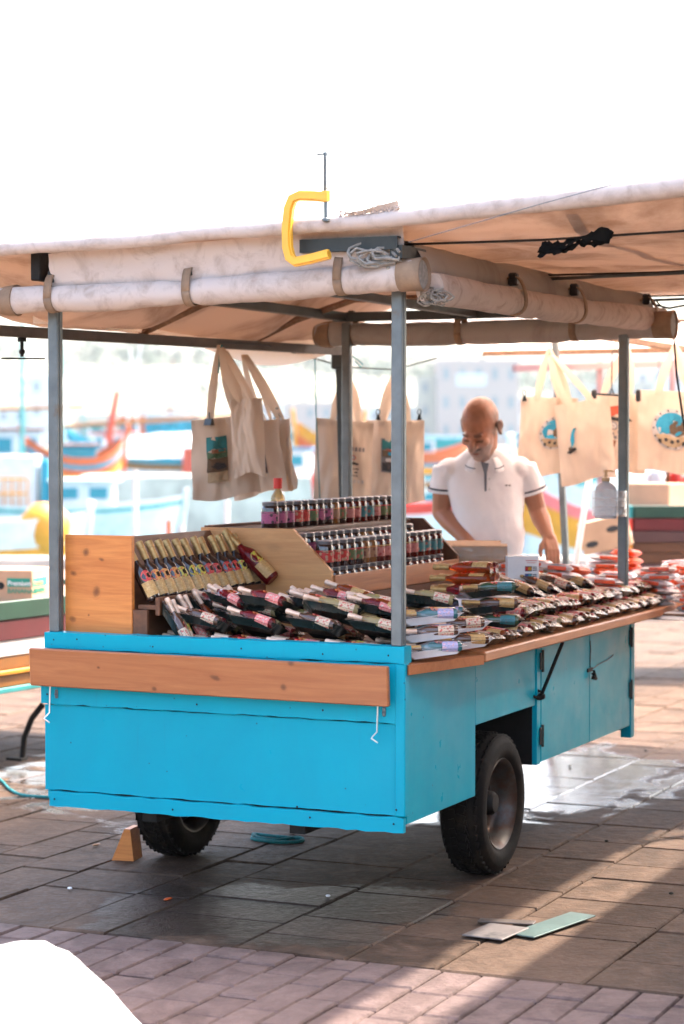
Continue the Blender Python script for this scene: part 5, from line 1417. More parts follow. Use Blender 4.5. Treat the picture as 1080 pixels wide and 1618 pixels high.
for e, A, r_ in ((eL, AL, 0.0735), (eR, AR, 0.0735)):
    ax = (A[1] - A[0]).normalized()
    for off, th_, mt in ((-0.020, 0.0045, M['navy']), (-0.006, 0.006, M['polo'])):
        tb = MB(); tb.tube([e + ax * (off - th_), e + ax * off, e + ax * (off + th_)], [r_ * 1.0, r_ * 1.03, r_ * 1.0], 24, caps=False); tb.build('cuff_stripe', mt, shirt, smooth=True, recalc=False)
# collar: two leaves round the neck
def collar(u, v):
    a = R(-62) + (R(360) - R(56)) * u + R(0)
    a = -PI / 2 + R(26) + (2 * PI - R(52)) * u
    r0x, r0y = 0.080, 0.078
    front = 0.5 + 0.5 * math.cos(2 * PI * (u - 0.0))
    zt = 1.665 - 0.050 * front ** 2 * 1.0
    dz = 0.050 + 0.022 * front ** 3
    k = 1.0 + 0.42 * v
    return Vector((-0.004 + r0x * k * math.cos(a), -0.020 + r0y * k * math.sin(a) - 0.012 * front, zt - dz * v + 0.008 * math.sin(PI * v)))
mb = MB(); mb.grid(collar, 40, 6); co = mb.build('collar', M['polo'], shirt, smooth=True, recalc=False)
co.modifiers.new('thickness', 'SOLIDIFY').thickness = 0.004
mb = MB()
for vv in (0.80, ): mb.tube([collar(u / 40, vv) + Vector((0, 0, 0.003)) + (collar(u / 40, vv) - Vector((-.004, -.02, collar(u / 40, vv).z))).normalized() * 0.0035 for u in range(41)], 0.0026, 6)
mb.build('collar_stripe', M['navy'], shirt, smooth=True, recalc=False)
ys = lambda z: -0.008 - (0.112 if z > 1.5 else 0.125)
mb = MB(); mb.add([(-0.030, -0.083, 1.618), (0.022, -0.083, 1.618), (0.004, -0.1245, 1.545), (0.0015, -0.1355, 1.455), (-0.0075, -0.1355, 1.455), (-0.010, -0.1245, 1.545)], [(0, 1, 2, 5), (5, 2, 3, 4)])
mb.build('placket', flat('grey_placket', (0.16, 0.18, 0.22), 0.8), shirt, recalc=False)
mb = MB(); mb.ball((0.016, -0.1275, 1.515), (0.006, 0.003, 0.006), 8); mb.ball((0.016, -0.1365, 1.465), (0.006, 0.003, 0.006), 8); mb.build('buttons', M['paper'], shirt)
mb = MB(); mb.box((0.100, -0.1215, 1.483), (0.012, 0.002, 0.008)); mb.box((0.116, -0.1195, 1.483), (0.010, 0.002, 0.008)); mb.build('chest_logo', flat('grey_stitching', (0.42, 0.38, 0.38)), shirt)
tr = MB()
loft(tr, [(1.03, 0.01, 0.07, 0.172, 0.138), (0.93, 0.0, 0.08, 0.185, 0.145), (0.86, 0.0, 0.085, 0.185, 0.14)])
for s in (-1, 1): limb(tr, [Vector((s * 0.095, 0.085, 0.90)), Vector((s * 0.115, 0.07, 0.53)), Vector((s * 0.12, 0.12, 0.09))], [0.112, 0.085, 0.065], 16)
put('trousers', remesh(tr, 0.010, 4, 'trousers', plain('navy_twill', (0.03, 0.035, 0.055), 0.85)), man)
for s in (-1, 1):
    so = MB(); limb(so, [Vector((s * 0.12, 0.14, 0.052)), Vector((s * 0.135, 0.04, 0.048)), Vector((s * 0.145, -0.04, 0.040))], [0.050, 0.050, 0.040], 12)
    me = remesh(so, 0.008, 4, 'shoe', M['black_plastic'])
    zmin = min(v.co.z for v in me.vertices)
    for v in me.vertices: v.co.z = max(v.co.z - zmin, 0) 
    put('shoe', me, man)

# ------------------------------------------------------------------ the next stall in the row
ns = row_thing('market_stall', 'canvas roofed stall behind the blue cart where the bags hang', 'stall')
def nspan(name, *a, mat='steel_dark'):
    mb = MB(); mb.span(*a, 0.003); return mb.build(name, M[mat], ns)
cn2 = MB()
def c2(u, v):
    x, y = -2.0 + 3.1 * u, 3.02 + 3.1 * v
    return (x, y, 2.275 + 0.10 * math.sin(PI * v) + 0.012 * fbm(x * 1.4, y * 1.4, 7) - 0.03 * math.sin(PI * ((x * 1.3) % 1)) * 0.4)
cn2.grid(c2, 50, 40)
o = cn2.build('canopy', M['canvas_pale'], ns, smooth=True, angle=80, recalc=False); o.modifiers.new('thickness', 'SOLIDIFY').thickness = 0.0025
p_ = lambda px, py, Y: ns.matrix_world.inverted() @ at(px, py, Y)
bpy.context.view_layer.update()
for (px, px2, Y) in ((877, 893, 11.6), ):
    a, b = at(px, 545, Y), at(px2, 868, Y)
    b2 = a + (b - a) * ((a.z - 0.912) / (a.z - b.z)); a2 = a + (a - b) * ((2.30 - a.z) / (a.z - b.z))
    mb = MB(); mb.tube([ns.matrix_world.inverted() @ a2, ns.matrix_world.inverted() @ b2], 0.022, 4, sq=True); mb.build('post', M['steel'], ns)
for xx, yy in ((-0.55, 6.0), (1.0, 6.0), (1.0, 3.1)):
    nspan('post', xx - 0.02, xx + 0.02, yy - 0.02, yy + 0.02, 0.0, 2.28)
nspan('roof_beam', -1.95, 1.05, 3.13, 3.15, 2.262, 2.278, mat='rough_wood'); nspan('roof_beam', -1.95, 1.05, 5.98, 6.02, 2.240, 2.272, mat='rough_wood')
nspan('roof_beam', -0.62, -0.58, 3.12, 5.98, 2.236, 2.271, mat='rough_wood'); nspan('roof_beam', 0.98, 1.02, 3.12, 5.98, 2.236, 2.271)
pr = MB(); a, b = at(934, 735, 12.2), at(913, 868, 12.2); b2 = a + (b - a) * (a.z / (a.z - b.z)); pr.tube([ns.matrix_world.inverted() @ (a + (a - b) * 0.6), ns.matrix_world.inverted() @ b2], 0.019, 8)
pr.build('prop_pole', flat('white_pole_paint', (0.72, 0.66, 0.66)), ns)
tb = row_thing('trestle_table', 'white covered trestle table with sweet packets behind the blue cart', 'table', 0, 0, 0)
mb = MB(); mb.span(-0.50, 0.62, 2.80, 4.70, 0.875, 0.905, 0.003); mb.build('table_top', M['rough_wood'], tb)
mb = MB(); mb.span(-0.92, -0.502, 3.95, 4.45, 0.875, 0.908, 0.003); mb.build('side_leaf', M['rough_wood'], tb)
mb = MB(); mb.grid(lambda u, v: (-0.53 + 1.18 * u, 2.775 + 1.95 * v, 0.909 + 0.003 * fbm(u * 6, v * 8) - 0.10 * smooth(0.03, 0.0, u) - 0.10 * smooth(.97, 1, u) - 0.03 * smooth(.03, 0, v)), 40, 40)
mb.build('table_cloth', M['paper'], tb, smooth=True, recalc=False)
for xx in (0.28, 0.54):
    for yy in (4.45, 4.65):
        mb = MB(); mb.span(xx - .02, xx + .02, yy - .02, yy + .02, 0, 0.874); mb.build('leg', M['rough_wood'], tb)
spots = [(0.05, 2.98), (0.25, 2.95), (0.45, 3.0), (-0.15, 3.0), (-0.35, 2.95), (-0.30, 3.25), (-0.08, 3.28), (0.14, 3.25), (0.36, 3.28), (0.55, 3.25), (0.0, 3.55), (0.25, 3.6), (0.48, 3.55), (-0.28, 3.6)]
for j, (x, y) in enumerate(spots):
    for k in range((6, 5, 6, 5, 6, 7, 5, 6, 5, 6, 6, 7, 6, 7)[j]):
        packet(rnd.choice((0, 1, 1, 2)) if j % 3 else (0, 1, 1)[k % 3], x + rnd.uniform(-.02, .02), y + rnd.uniform(-.02, .02), 0.914 + 0.034 * k, rnd.uniform(-35, 35), f'orange and white packet on white table, {ORD[k]} from bottom of {ORD[j]} pile', 'sweet packets on the white table')
# neighbour across the lane: its roof throws the shade on the near paving (beyond the right edge of the picture)
nb = row_thing('market_stall', 'stained canvas roofed stall across the lane from the blue cart', 'stall')
mb = MB(); mb.grid(lambda u, v: (1.47 + 3.6 * u, -0.9 + 6.4 * v, 2.55 + 0.02 * fbm(u * 3, v * 6) + 0.35 * math.sin(PI * u)), 16, 24); o = mb.build('canopy', M['canvas'], nb, smooth=True, recalc=False); o.modifiers.new('thickness', 'SOLIDIFY').thickness = 0.003
for xx, yy in ((1.51, -0.85), (1.51, 5.45), (5.0, -0.85), (5.0, 5.45)):
    mb = MB(); mb.tube([(xx, yy, 0), (xx, yy, 2.56)], 0.022, 8); mb.build('post', M['steel'], nb, smooth=True)
mb = MB(); mb.span(1.75, 3.6, -0.8, 5.4, 0.86, 0.90); mb.build('table_top', M['rough_wood'], nb)  # unseen counter, added to keep light off the cart's right side
mb = MB(); mb.grid(lambda u, v: (5.0 + 0.05 * math.sin(u * 40), -0.85 + 6.3 * u, 0.02 + 2.53 * v), 60, 4); mb.build('side_curtain', plain('brown_shade_curtain', (0.20, 0.15, 0.11), 0.9), nb, smooth=True, recalc=False)  # unseen cloth wall, added to block sky light from the right
for xx in (1.76, 3.59):
    mb = MB(); mb.grid(lambda u, v: (xx + 0.03 * math.sin(u * 60) * v, -0.8 + 6.2 * u, 0.859 * (1 - v) + 0.01), 80, 6); mb.build('table_skirt', plain('brown_shade_skirt', (0.16, 0.11, 0.08), 0.9) if xx < 2 else bpy.data.materials['brown_shade_skirt'], nb, smooth=True, recalc=False)  # unseen dark skirts, added to darken the side of the cart

# ------------------------------------------------------------------ painted carts left and right
PAINT = {k: plain('boat_paint_' + k, c, 0.5, 0, 0.15, 4, 0.1, 30, dirt=((0.10, 0.07, 0.05), 0.66, 0.5)) for k, c in {'green': (0.005, 0.042, 0.021), 'red': (0.085, 0.005, 0.007), 'white': (0.60, 0.55, 0.52), 'ochre': (0.22, 0.08, 0.010), 'yellow': (0.55, 0.21, 0.008), 'teal': (0.02, 0.22, 0.22), 'turq': (0.006, 0.20, 0.28), 'blue': (0.006, 0.14, 0.27), 'orange': (0.50, 0.085, 0.018), 'coral': (0.52, 0.075, 0.04), 'hullwhite': (0.50, 0.50, 0.51), 'bred': (0.55, 0.035, 0.02), 'shaded_green': (0.008, 0.045, 0.028), 'shaded_red': (0.10, 0.008, 0.010), 'shaded_plum': (0.07, 0.030, 0.028), 'shaded_brown': (0.09, 0.035, 0.014), 'plum': (0.20, 0.07, 0.06), 'pinkred': (0.60, 0.12, 0.12)}.items()}
def painted_cart(root, Ly, W, bands, wheels=(.88, .2)):
    """plank box: its right side in the local plane x = 0, running along +y"""
    for (z0, z1, col, out) in bands:
        for xs in (0.0, -W):
            mb = MB(); mb.span(xs - 0.012 + (out if xs == 0 else -out), xs + 0.012 + (out if xs == 0 else -out), 0.0, Ly, z0, z1, 0.004); mb.build('plank', PAINT[col], root)
        for ys in (0.0, Ly):
            mb = MB(); mb.span(-W + 0.012, -0.012, ys - 0.012, ys + 0.012, z0, z1, 0.004); mb.build('plank', PAINT[col], root)
    zb, zt = bands[-1][0], bands[0][1]
    mb = MB(); mb.span(-W + 0.013, -0.013, 0.013, Ly - 0.013, zt - 0.06, zt - 0.03); mb.build('deck', M['rough_wood'], root)
    mb = MB(); mb.span(-W + 0.013, -0.013, 0.013, Ly - 0.013, zb, zb + 0.03); mb.build('floor', M['rough_wood'], root)
    for xs, wy in ((-0.14, wheels[0]), (-W + 0.14, wheels[1])):
        mb = MB(); mb.lathe([(0.10, -0.06), (0.22, -0.07), (0.25, -0.03), (0.25, 0.03), (0.22, 0.07), (0.10, 0.06)], 24, Matrix.Translation((xs, Ly * wy, 0.25)) @ Matrix.Rotation(PI / 2, 4, 'Y')); mb.build('wheel', M['rubber'], root, smooth=True)
lc = row_thing('painted_cart', 'plank cart striped green, red, white and ochre left of the blue cart', 'cart', -3.27, 1.75, 0, R(-4))
painted_cart(lc, 2.3, 1.25, [(0.790, 0.885, 'green', 0.016), (0.685, 0.786, 'red', 0.010), (0.602, 0.682, 'white', 0.004), (0.535, 0.599, 'ochre', 0.0), (0.508, 0.532, 'yellow', 0.010), (0.445, 0.506, 'ochre', -0.004), (0.415, 0.443, 'teal', 0.004)])
mb = MB(); mb.tube([at(68, 1112, 11.3) - L(-3.27, 1.75), at(50, 1135, 11.3) - L(-3.27, 1.75), at(38, 1165, 11.3) - L(-3.27, 1.75), at(35, 1197, 11.3) - L(-3.27, 1.75)], 0.016, 8)
inv = Matrix.Rotation(-(CART_ROT + R(-4)), 4, 'Z')
mb.v = [tuple(inv @ Vector(p)) for p in mb.v]
mb.box(inv @ (at(26, 1199, 11.3) - L(-3.27, 1.75)), (0.10, 0.05, 0.014)); mb.build('prop_leg', M['iron'], lc, smooth=True)
def text_mesh(s, size, mat):
    cu = bpy.data.curves.new('t', 'FONT'); cu.body = s; cu.size = size; cu.extrude = 0.0008; cu.offset = size * 0.012
    o = put('t', cu); dg = bpy.context.evaluated_depsgraph_get(); me = bpy.data.meshes.new_from_object(o.evaluated_get(dg)); bpy.data.objects.remove(o)
    me.materials.clear(); me.materials.append(mat); return me
bb_ = thing('banana_box', 'brown cardboard banana box with green print on the striped cart', 'box', at(50, 946, 11.45), R(-14))
bb_.location.z = 0.850
mb = MB(); mb.box((-0.26, 0.17, 0.085), (0.52, 0.34, 0.17), None, 0.004); mb.build('box_walls', M['card'], bb_)
M['ban_green'] = flat('green_box_print', (0.02, 0.24, 0.16), 0.8)
mb = MB(); mb.box((-0.075, -0.0008, 0.103), (0.13, 0.0016, 0.046)); mb.box((0.0008, 0.11, 0.103), (0.0016, 0.20, 0.046)); mb.build('green_panel', M['ban_green'], bb_)
put('print_word', text_mesh('Premium', 0.036, M['paper']), bb_, (-0.136, -0.0022, 0.088), (PI / 2, 0, 0)); put('print_word', text_mesh('BANANAS', 0.036, M['ban_green']), bb_, (-0.138, -0.0022, 0.047), (PI / 2, 0, 0))
put('print_word', text_mesh('Premium', 0.036, M['card']), bb_, (0.0022, 0.02, 0.088), (PI / 2, 0, PI / 2)); put('print_word', text_mesh('BANANAS', 0.036, M['ban_green']), bb_, (0.0022, 0.02, 0.047), (PI / 2, 0, PI / 2))
mb = MB(); mb.lathe([(0.001, 0), (0.020, 0)], 14, Matrix.Translation((-0.175, -0.002, 0.085)) @ Matrix.Rotation(PI / 2, 4, 'X')); mb.build('hand_hole', M['ink_black'], bb_, recalc=False)
rc0 = at(1000, 880, 15.5); rc0.z = 0
rc = thing('painted_cart', 'plank cart with painted-in shade, striped green, red, white and yellow behind the table', 'cart', rc0, CART_ROT - R(60))
painted_cart(rc, 2.2, 1.0, [(1.155, 1.245, 'shaded_green', 0.01), (1.065, 1.152, 'shaded_red', 0.006), (0.98, 1.062, 'shaded_plum', 0.003), (0.905, 0.977, 'shaded_brown', 0.0), (0.83, 0.902, 'shaded_brown', 0), (0.60, 0.826, 'shaded_plum', 0)], (.85, .85))  # dark paints stand in for the shade on these planks
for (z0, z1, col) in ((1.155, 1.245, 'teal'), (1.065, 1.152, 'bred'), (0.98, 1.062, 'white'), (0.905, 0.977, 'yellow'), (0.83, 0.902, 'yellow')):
    mb = MB(); mb.span(-0.06, 0.03, -0.035, -0.013, z0, z1, 0.004); mb.build('plank_end', PAINT[col], rc)  # brighter paints stand in for light on the plank ends
for i, (px, py, Y, s, col) in enumerate(((1010, 820, 15.8, .1, 'green'), )): pass
def crate(label, p, yaw, d, mat, tilt=0.0, holes=True):
    o = thing('cardboard_box', label, 'box', p, (0, tilt, yaw))
    mb = MB(); mb.box((0, 0, d[2] / 2), d, None, 0.004); mb.build('box_walls', mat, o)
    if holes:
        for (hx, hz) in ((0.06, 0.62), (-0.10, 0.30)):
            mb = MB(); mb.ball((hx, -d[1] / 2 - 0.001, d[2] * hz), (0.045, 0.0015, 0.022), 12); mb.build('hand_hole', M['ink_black'], o)
    return o
sup = thing('low_trolley', 'dark low trolley under the tilted cardboard box', 'trolley', at(955, 880, 15.0), CART_ROT)
sup.location.z = 0
mb = MB(); mb.span(-0.3, 0.3, -0.25, 0.25, 0.62, 0.80, 0.01); mb.build('deck', M['steel_dark'], sup)
for xx in (-.27, -.05):
    for yy in (-.2, .2):
        mb = MB(); mb.tube([(xx, yy, 0), (xx, yy, .62)], .02, 8); mb.build('leg', M['iron'], sup)
mb = MB(); mb.grid(lambda u, v: (-.33 + .66 * u, -.28 + .5 * v, .815 + .04 * abs(fbm(u * 4, v * 4)) - .10 * smooth(.2, 0, v) * abs(math.sin(u * 6))), 16, 12); mb.build('black_sheet', M['black_plastic'], sup, smooth=True, recalc=False)
pb_ = at(962, 868, 15.0); crate('tilted brown cardboard box with two hand holes behind the soap', pb_, R(-8), (0.34, 0.28, 0.22), M['card'], R(-14))
pb2 = at(1035, 812, 16.2); pb2.z = 1.222; crate('brown cardboard box on top of the shade-painted striped cart', pb2, R(-40), (0.42, 0.30, 0.17), M['card'], 0, False)
# coloured odds and ends hung behind the right-hand cart
def hanging(label, px, py, Y, w, h, col, cat='cloth'):
    o = thing('hanging_cloth', label, cat, at(px, py, Y), 0, 'cloths hung behind the striped cart')
    mb = MB(); mb.grid(lambda u, v: ((u - .5) * w, .03 * math.sin(u * 9), -v * h + .02 * math.sin(u * 5)), 10, 8); b = mb.build('cloth', PAINT[col], o, smooth=True, recalc=False); b.modifiers.new('t', 'SOLIDIFY').thickness = 0.004
    t = MB(); t.tube([(0, 0, 0.0), (0, 0, 2.35 - o.location.z)], 0.004, 5); t.build('cord', M['iron'], o)
hanging('red cloth hung below the bay picture bag', 1072, 748, 17.0, 0.14, 0.36, 'bred'); hanging('white and pink cloth hung behind the striped cart', 1040, 748, 17.2, 0.18, 0.26, 'white'); hanging('ochre cloth hung behind the striped cart', 1058, 748, 17.1, 0.07, 0.34, 'ochre')
# a third stall far back on the right
fs_ = thing('market_stall', 'distant stall with a pinkish roof beam behind the hanging bags', 'stall', at(900, 860, 22.0), R(-6)); fs_.location.z = 0
b0 = fs_.location
def fpart(name, pts, r, mat):
    mb = MB(); mb.tube([Matrix.Rotation(R(6), 4, 'Z') @ (p - b0) for p in pts], r, 4, sq=True); mb.build(name, M[mat], fs_)
M['pink_beam'] = flat('faded_red_beam', (0.40, 0.20, 0.18))
fpart('roof_beam', [at(812, 582, 21.5), at(1090, 574, 22.5)], 0.05, 'pink_beam'); fpart('post', [at(947, 570, 22), at(948, 1000, 22.0).lerp(at(948, 970, 22), 1)], 0.04, 'pink_beam'); fpart('post', [at(1062, 566, 22), at(1062, 970, 22)], 0.04, 'pink_beam')
mb = MB(); mb.grid(lambda u, v: (-0.7 + 3.0 * u, -0.3 + 2.5 * v, at(812, 580, 21.5).z + 0.08 + 0.3 * v), 8, 6); mb.build('canopy', M['canvas_pale'], fs_, recalc=False)

# ------------------------------------------------------------------ things lying on the paving
def rope_on_ground(label, pts, r, mat):
    o0 = Vector(pts[0]); o = thing('rope', label, 'rope', o0)
    sm = []
    for i in range(len(pts) - 1):
        for f in (0, .25, .5, .75):
            p0, p1, p2, p3 = (Vector(pts[max(0, min(len(pts) - 1, i + d))]) for d in (-1, 0, 1, 2))
            sm.append(0.5 * ((2 * p1) + (p2 - p0) * f + (2 * p0 - 5 * p1 + 4 * p2 - p3) * f * f + (3 * p1 - p0 - 3 * p2 + p3) * f ** 3) - o0)
    sm.append(Vector(pts[-1]) - o0)
    mb = MB(); mb.tube(sm, r, 6); mb.build('strand', M[mat], o, smooth=True, recalc=False)
def gp(px, py, z=0.008):
    p = at(px, py, 1.0); d = p - Vector((0, 0, EYE)); k = (z - EYE) / d.z
    return Vector((0, 0, EYE)) + d * k
rope_on_ground('teal rope running under the blue cart from the left', [gp(-30, 1215), gp(0, 1232), gp(15, 1247), gp(35, 1256), gp(70, 1259), gp(130, 1262)], 0.007, 'rope_teal')
rope_on_ground('loose loop of teal rope lying under the cart front', [gp(405, 1318), gp(398, 1325), gp(420, 1329), gp(455, 1331), gp(478, 1328), gp(470, 1323), gp(440, 1327), gp(410, 1324), gp(400, 1318), gp(430, 1321), gp(476, 1325)], 0.008, 'rope_teal')
def plate(label, px, py, w, l, yaw, col, dirt_):
    o = row_thing('metal_plate', label, 'plate'); o.location = gp(px, py, 0.010); o.rotation_euler = (R(0.8), R(-0.6), CART_ROT + yaw)
    mb = MB(); mb.box((0, 0, 0.002), (w, l, 0.006), None, 0.002); mb.build('sheet', plain('plate_' + col[0], col[1], 0.45, 0.3, 0.25, 8, 0.1, 60, dirt=dirt_), o)
plate('greenish flat metal plate lying on the paving', 873, 1462, 0.105, 0.40, R(-14), ('green', (0.075, 0.11, 0.10)), ((0.10, 0.07, 0.05), 0.6, 0.5))
plate('pale flat plate with black smears lying on the paving', 783, 1473, 0.155, 0.20, R(-8), ('pale', (0.15, 0.125, 0.115)), ((0.03, 0.03, 0.03), 0.52, 0.8))
plate('narrow grey strip bridging the two plates on the paving', 800, 1457, 0.20, 0.05, R(8), ('grey', (0.085, 0.065, 0.055)), ((0.08, 0.06, 0.05), 0.6, 0.6))
q = random.Random(21)
for i, (px, py, lab) in enumerate(((265, 1422, 'dry orange leaf lying on the wet slab'), (152, 1336, 'small brown leaf on the slabs left of the wheel'), (110, 1405, 'pale pebble on the left slabs'), (1060, 1413, 'dark bit of grit on the shaded slabs'), (958, 1330, 'black bottle cap in the sunlit strip'), (900, 1212, 'black speck of rubbish on the bright wet paving'), (1020, 1187, 'dark stone on the bright wet paving behind the cart'), (518, 1417, 'pale pebble on the dark slabs before the cart'))):
    o = thing('litter', lab, 'litter', gp(px, py, 0.004), q.uniform(0, 6))
    mb = MB(); mb.ball((0, 0, 0.004), (0.026 if 'leaf' in lab else 0.010, 0.010, 0.005), 8); mb.build('scrap', PAINT['orange'] if 'orange' in lab else (PAINT['ochre'] if 'brown' in lab else (M['paper'] if 'pale' in lab else M['iron'])), o, smooth=True)
# white sheet heaped in the near corner
ws = thing('white_tarpaulin', 'bright white tarpaulin draped over a low heap in the near corner', 'tarpaulin', (-1.0, 5.35, 0))
def heap(u, v):
    x, y = -0.9 + 1.75 * u, -0.75 + 1.35 * v
    prof = 0.455 - 0.012 * (x > -9) * 0
    e = smooth(0.66, 0.20, x) * smooth(-0.75, -0.35, y) * smooth(0.60, 0.42, y)
    z = 0.335 * e + 0.022 * fbm(x * 3, y * 3) * e + 0.006
    z += 0.020 * fbm(x * 7 + y * 3, y * 5, 3) * e + 0.008 * abs(fbm(x * 12, y * 9, 5)) * e
    return (x, y, z)
mb = MB(); mb.grid(heap, 60, 50); mb.build('sheet', cloth('white_tarpaulin', (0.62, 0.62, 0.63), None, (.7, .7, .7), .1, 60), ws, smooth=True, recalc=False)

# ------------------------------------------------------------------ harbour
SEA = -0.9
m = NT('harbour_water'); v = m.coords('World', (1, 0.6, 1))
m.set(Base_Color=(0.10, 0.20, 0.22), Roughness=0.12); m.bump(m.noise(v, 0.9, 4, 0.6), 0.35, 0.3)
mb = MB(); mb.add([(-2100, QUAY_Y - 0.2, SEA), (2100, QUAY_Y - 0.2, SEA), (2100, 1750, SEA), (-2100, 1750, SEA)], [(0, 1, 2, 3)])
structure(mb.build('water', m.m, recalc=False))
def boat(label, px, Y, yaw, Lb, B, H, bands, z_up=0.30, cabin=None, extras=(), group='fishing boats in the harbour'):
    c = at(px, 800, Y)
    root = thing('fishing_boat', label, 'boat', (c.x, c.y, SEA), R(yaw), group)
    def sec(s, f):
        t = 2 * s - 1
        half = B / 2 * max(0.0, 1 - abs(t) ** 2.6) ** 0.75 * (0.45 + 0.55 * f ** 0.6)
        top = H * (1 + z_up * abs(t) ** 2.4)
        return (t * Lb / 2 * (0.90 + 0.10 * f), half, -0.15 + (top + 0.15) * f)
    for (f0, f1, col) in bands:
        mb = MB()
        for sgn in (-1, 1):
            mb.grid(lambda a, b: (lambda q_: (q_[0], sgn * (q_[1] + 0.02 * (f1 > 0.93)), q_[2]))(sec(a, f0 + (f1 - f0) * b)), 26, 2)
        mb.build('strake', PAINT[col], root, smooth=True, recalc=False)
    mb = MB()
    mb.grid(lambda a, b: (lambda q_: (q_[0], (2 * b - 1) * q_[1] * 0.98, q_[2]))(sec(a, 0.84)), 24, 4); mb.build('deck', PAINT['hullwhite'], root, recalc=False)
    for s, sg in ((0.0, -1), (1.0, 1)):
        top = sec(s, 1.0)
        mb = MB(); mb.box((top[0] - sg * 0.02, 0, top[2] * 0.55), (0.12, 0.10, top[2] * 1.15), (0, sg * 0.10, 0), 0.02); mb.build('stem_post', PAINT[bands[-1][2]], root)
    if cabin:
        x0, x1, wz, hz, col, roof = cabin
        zb = H * 0.84
        mb = MB(); mb.span(x0, x1, -wz / 2, wz / 2, zb, zb + hz, 0.03); cb = mb.build('cabin', PAINT[col], root)
        mb = MB(); mb.span(x0 - .15, x1 + .15, -wz / 2 - .1, wz / 2 + .1, zb + hz + 0.002, zb + hz + .07, .02); mb.build('cabin_roof', PAINT[roof], root)
        n = max(1, int((x1 - x0) / 0.6))
        for k in range(n):
            xc = x0 + (x1 - x0) * (k + .5) / n
            for sgn in (-1, 1):
                mb = MB(); mb.box((xc, sgn * (wz / 2 + .006), zb + hz * .64), ((x1 - x0) / n * .62, .012, hz * .36)); mb.build('window', M['window_glass'], cb)
    for e in extras:
        kind = e[0]
        mb = MB()
        if kind == 'mast': mb.tube([(e[1], e[2], H * .8), (e[1] + e[4], e[2], H * .8 + e[3])], [e[5], e[5] * .6], 8); mb.build('mast', PAINT[e[6]], root, smooth=True)
        elif kind == 'tarp':
            x0, x1, wz, z0, z1, col = e[1:]
            mb.grid(lambda a, b: (x0 + (x1 - x0) * a, (b - .5) * wz, z0 + (z1 - z0) * (1 - abs(2 * b - 1) ** 1.7) * (0.75 + .25 * math.sin(PI * a)) + .04 * fbm(a * 6, b * 4, x0)), 24, 14); o_ = mb.build('tarpaulin', PAINT[col], root, smooth=True, recalc=False)
        elif kind == 'drape':
            x0, x1, yy, z0, z1, col = e[1:]
            mb.grid(lambda a, b: (x0 + (x1 - x0) * a, yy + .05 * math.sin(a * 14) * (1 - b), z0 + (z1 - z0) * b + .03 * math.sin(a * 9)), 20, 8); mb.build('side_cover', PAINT[col], root, smooth=True, recalc=False)
        elif kind == 'box': mb.span(*e[1:7], 0.03); mb.build('deck_box', PAINT[e[7]], root)
        elif kind == 'boom': mb.tube([Vector(e[1]), Vector(e[2])], e[3], 8); mb.build('boom', PAINT[e[4]] if e[4] in PAINT else M[e[4]], root, smooth=True)
        elif kind == 'rail':
            x0, x1, yy, z0, z1, col = e[1:]
            for zz in (z0 + (z1 - z0) * .5, z1): mb.tube([(x0, yy, zz), (x1, yy, zz)], .03, 6)
            for k in range(6): mb.tube([(x0 + (x1 - x0) * k / 5, yy, z0), (x0 + (x1 - x0) * k / 5, yy, z1)], .025, 6)
            mb.build('railing', PAINT[col], root)
        elif kind == 'sack': mb.ball(e[1], e[2], 18); mb.v = [tuple(Vector(p) + Vector((fbm(p[0] * 3, p[1] * 3, p[2] * 3) * .06, 0, fbm(p[2] * 4, p[0] * 4) * .05))) for p in mb.v]; mb.build('covered_engine', PAINT[e[3]], root, smooth=True)
    return root
M['window_glass'] = flat('cabin_window', (0.02, 0.20, 0.26), 0.15)
LZ = [(0.0, 0.30, 'red'), (0.30, 0.42, 'white'), (0.42, 0.62, 'blue'), (0.62, 0.78, 'turq'), (0.78, 0.92, 'yellow'), (0.92, 1.0, 'bred')]
boat('white boat with red and yellow hull stripe and a yellow covered engine, nearest the quay', -40, 35, 6, 3.6, 1.7, 1.35, [(0, .50, 'hullwhite'), (.50, .57, 'bred'), (.57, .70, 'yellow'), (.70, 1, 'hullwhite')], 0.10, None, (('sack', (1.12, -0.35, 1.22), (0.42, 0.40, 0.44), 'yellow'), ('mast', 0.2, 0, 1.2, 0, .03, 'hullwhite')))
boat('long white motor boat with a sky blue waterline and yellow railing', 95, 52, 3, 5.9, 2.2, 1.10, [(0, .36, 'blue'), (.36, .86, 'hullwhite'), (.86, .93, 'teal'), (.93, 1.0, 'hullwhite')], 0.22, (-0.1, 1.3, 1.4, .75, 'hullwhite', 'hullwhite'), (('rail', -1.6, -0.7, -0.9, 1.05, 1.75, 'yellow'), ('mast', -0.9, 0, 5.6, 0.0, .06, 'teal'), ('box', -1.5, -0.5, -.6, .6, .95, 2.3, 'hullwhite'), ('box', -0.42, -0.2, -.66, .3, .95, 2.2, 'turq')))
boat('turquoise and ochre boat under a white sheet with a coral side cover', 285, 72, -4, 5.4, 2.4, 2.15, [(0, .62, 'hullwhite'), (.62, .74, 'turq'), (.74, .80, 'hullwhite'), (.80, .89, 'ochre'), (.89, 1, 'turq')], 0.12, None, (('tarp', -2.0, 2.3, 2.5, 2.1, 2.95, 'hullwhite'), ('drape', 0.25, 1.75, -1.27, 1.35, 2.42, 'coral'), ('boom', (-4.4, 0, 3.10), (2.6, 0, 3.55), .075, 'ochre'), ('mast', -2.6, 0, 2.6, 0.5, .17, 'coral'), ('mast', -2.05, 0, 5.5, 1.0, .05, 'white'), ('sack', (0.55, -1.6, 1.05), (.30, .3, .42), 'orange')))
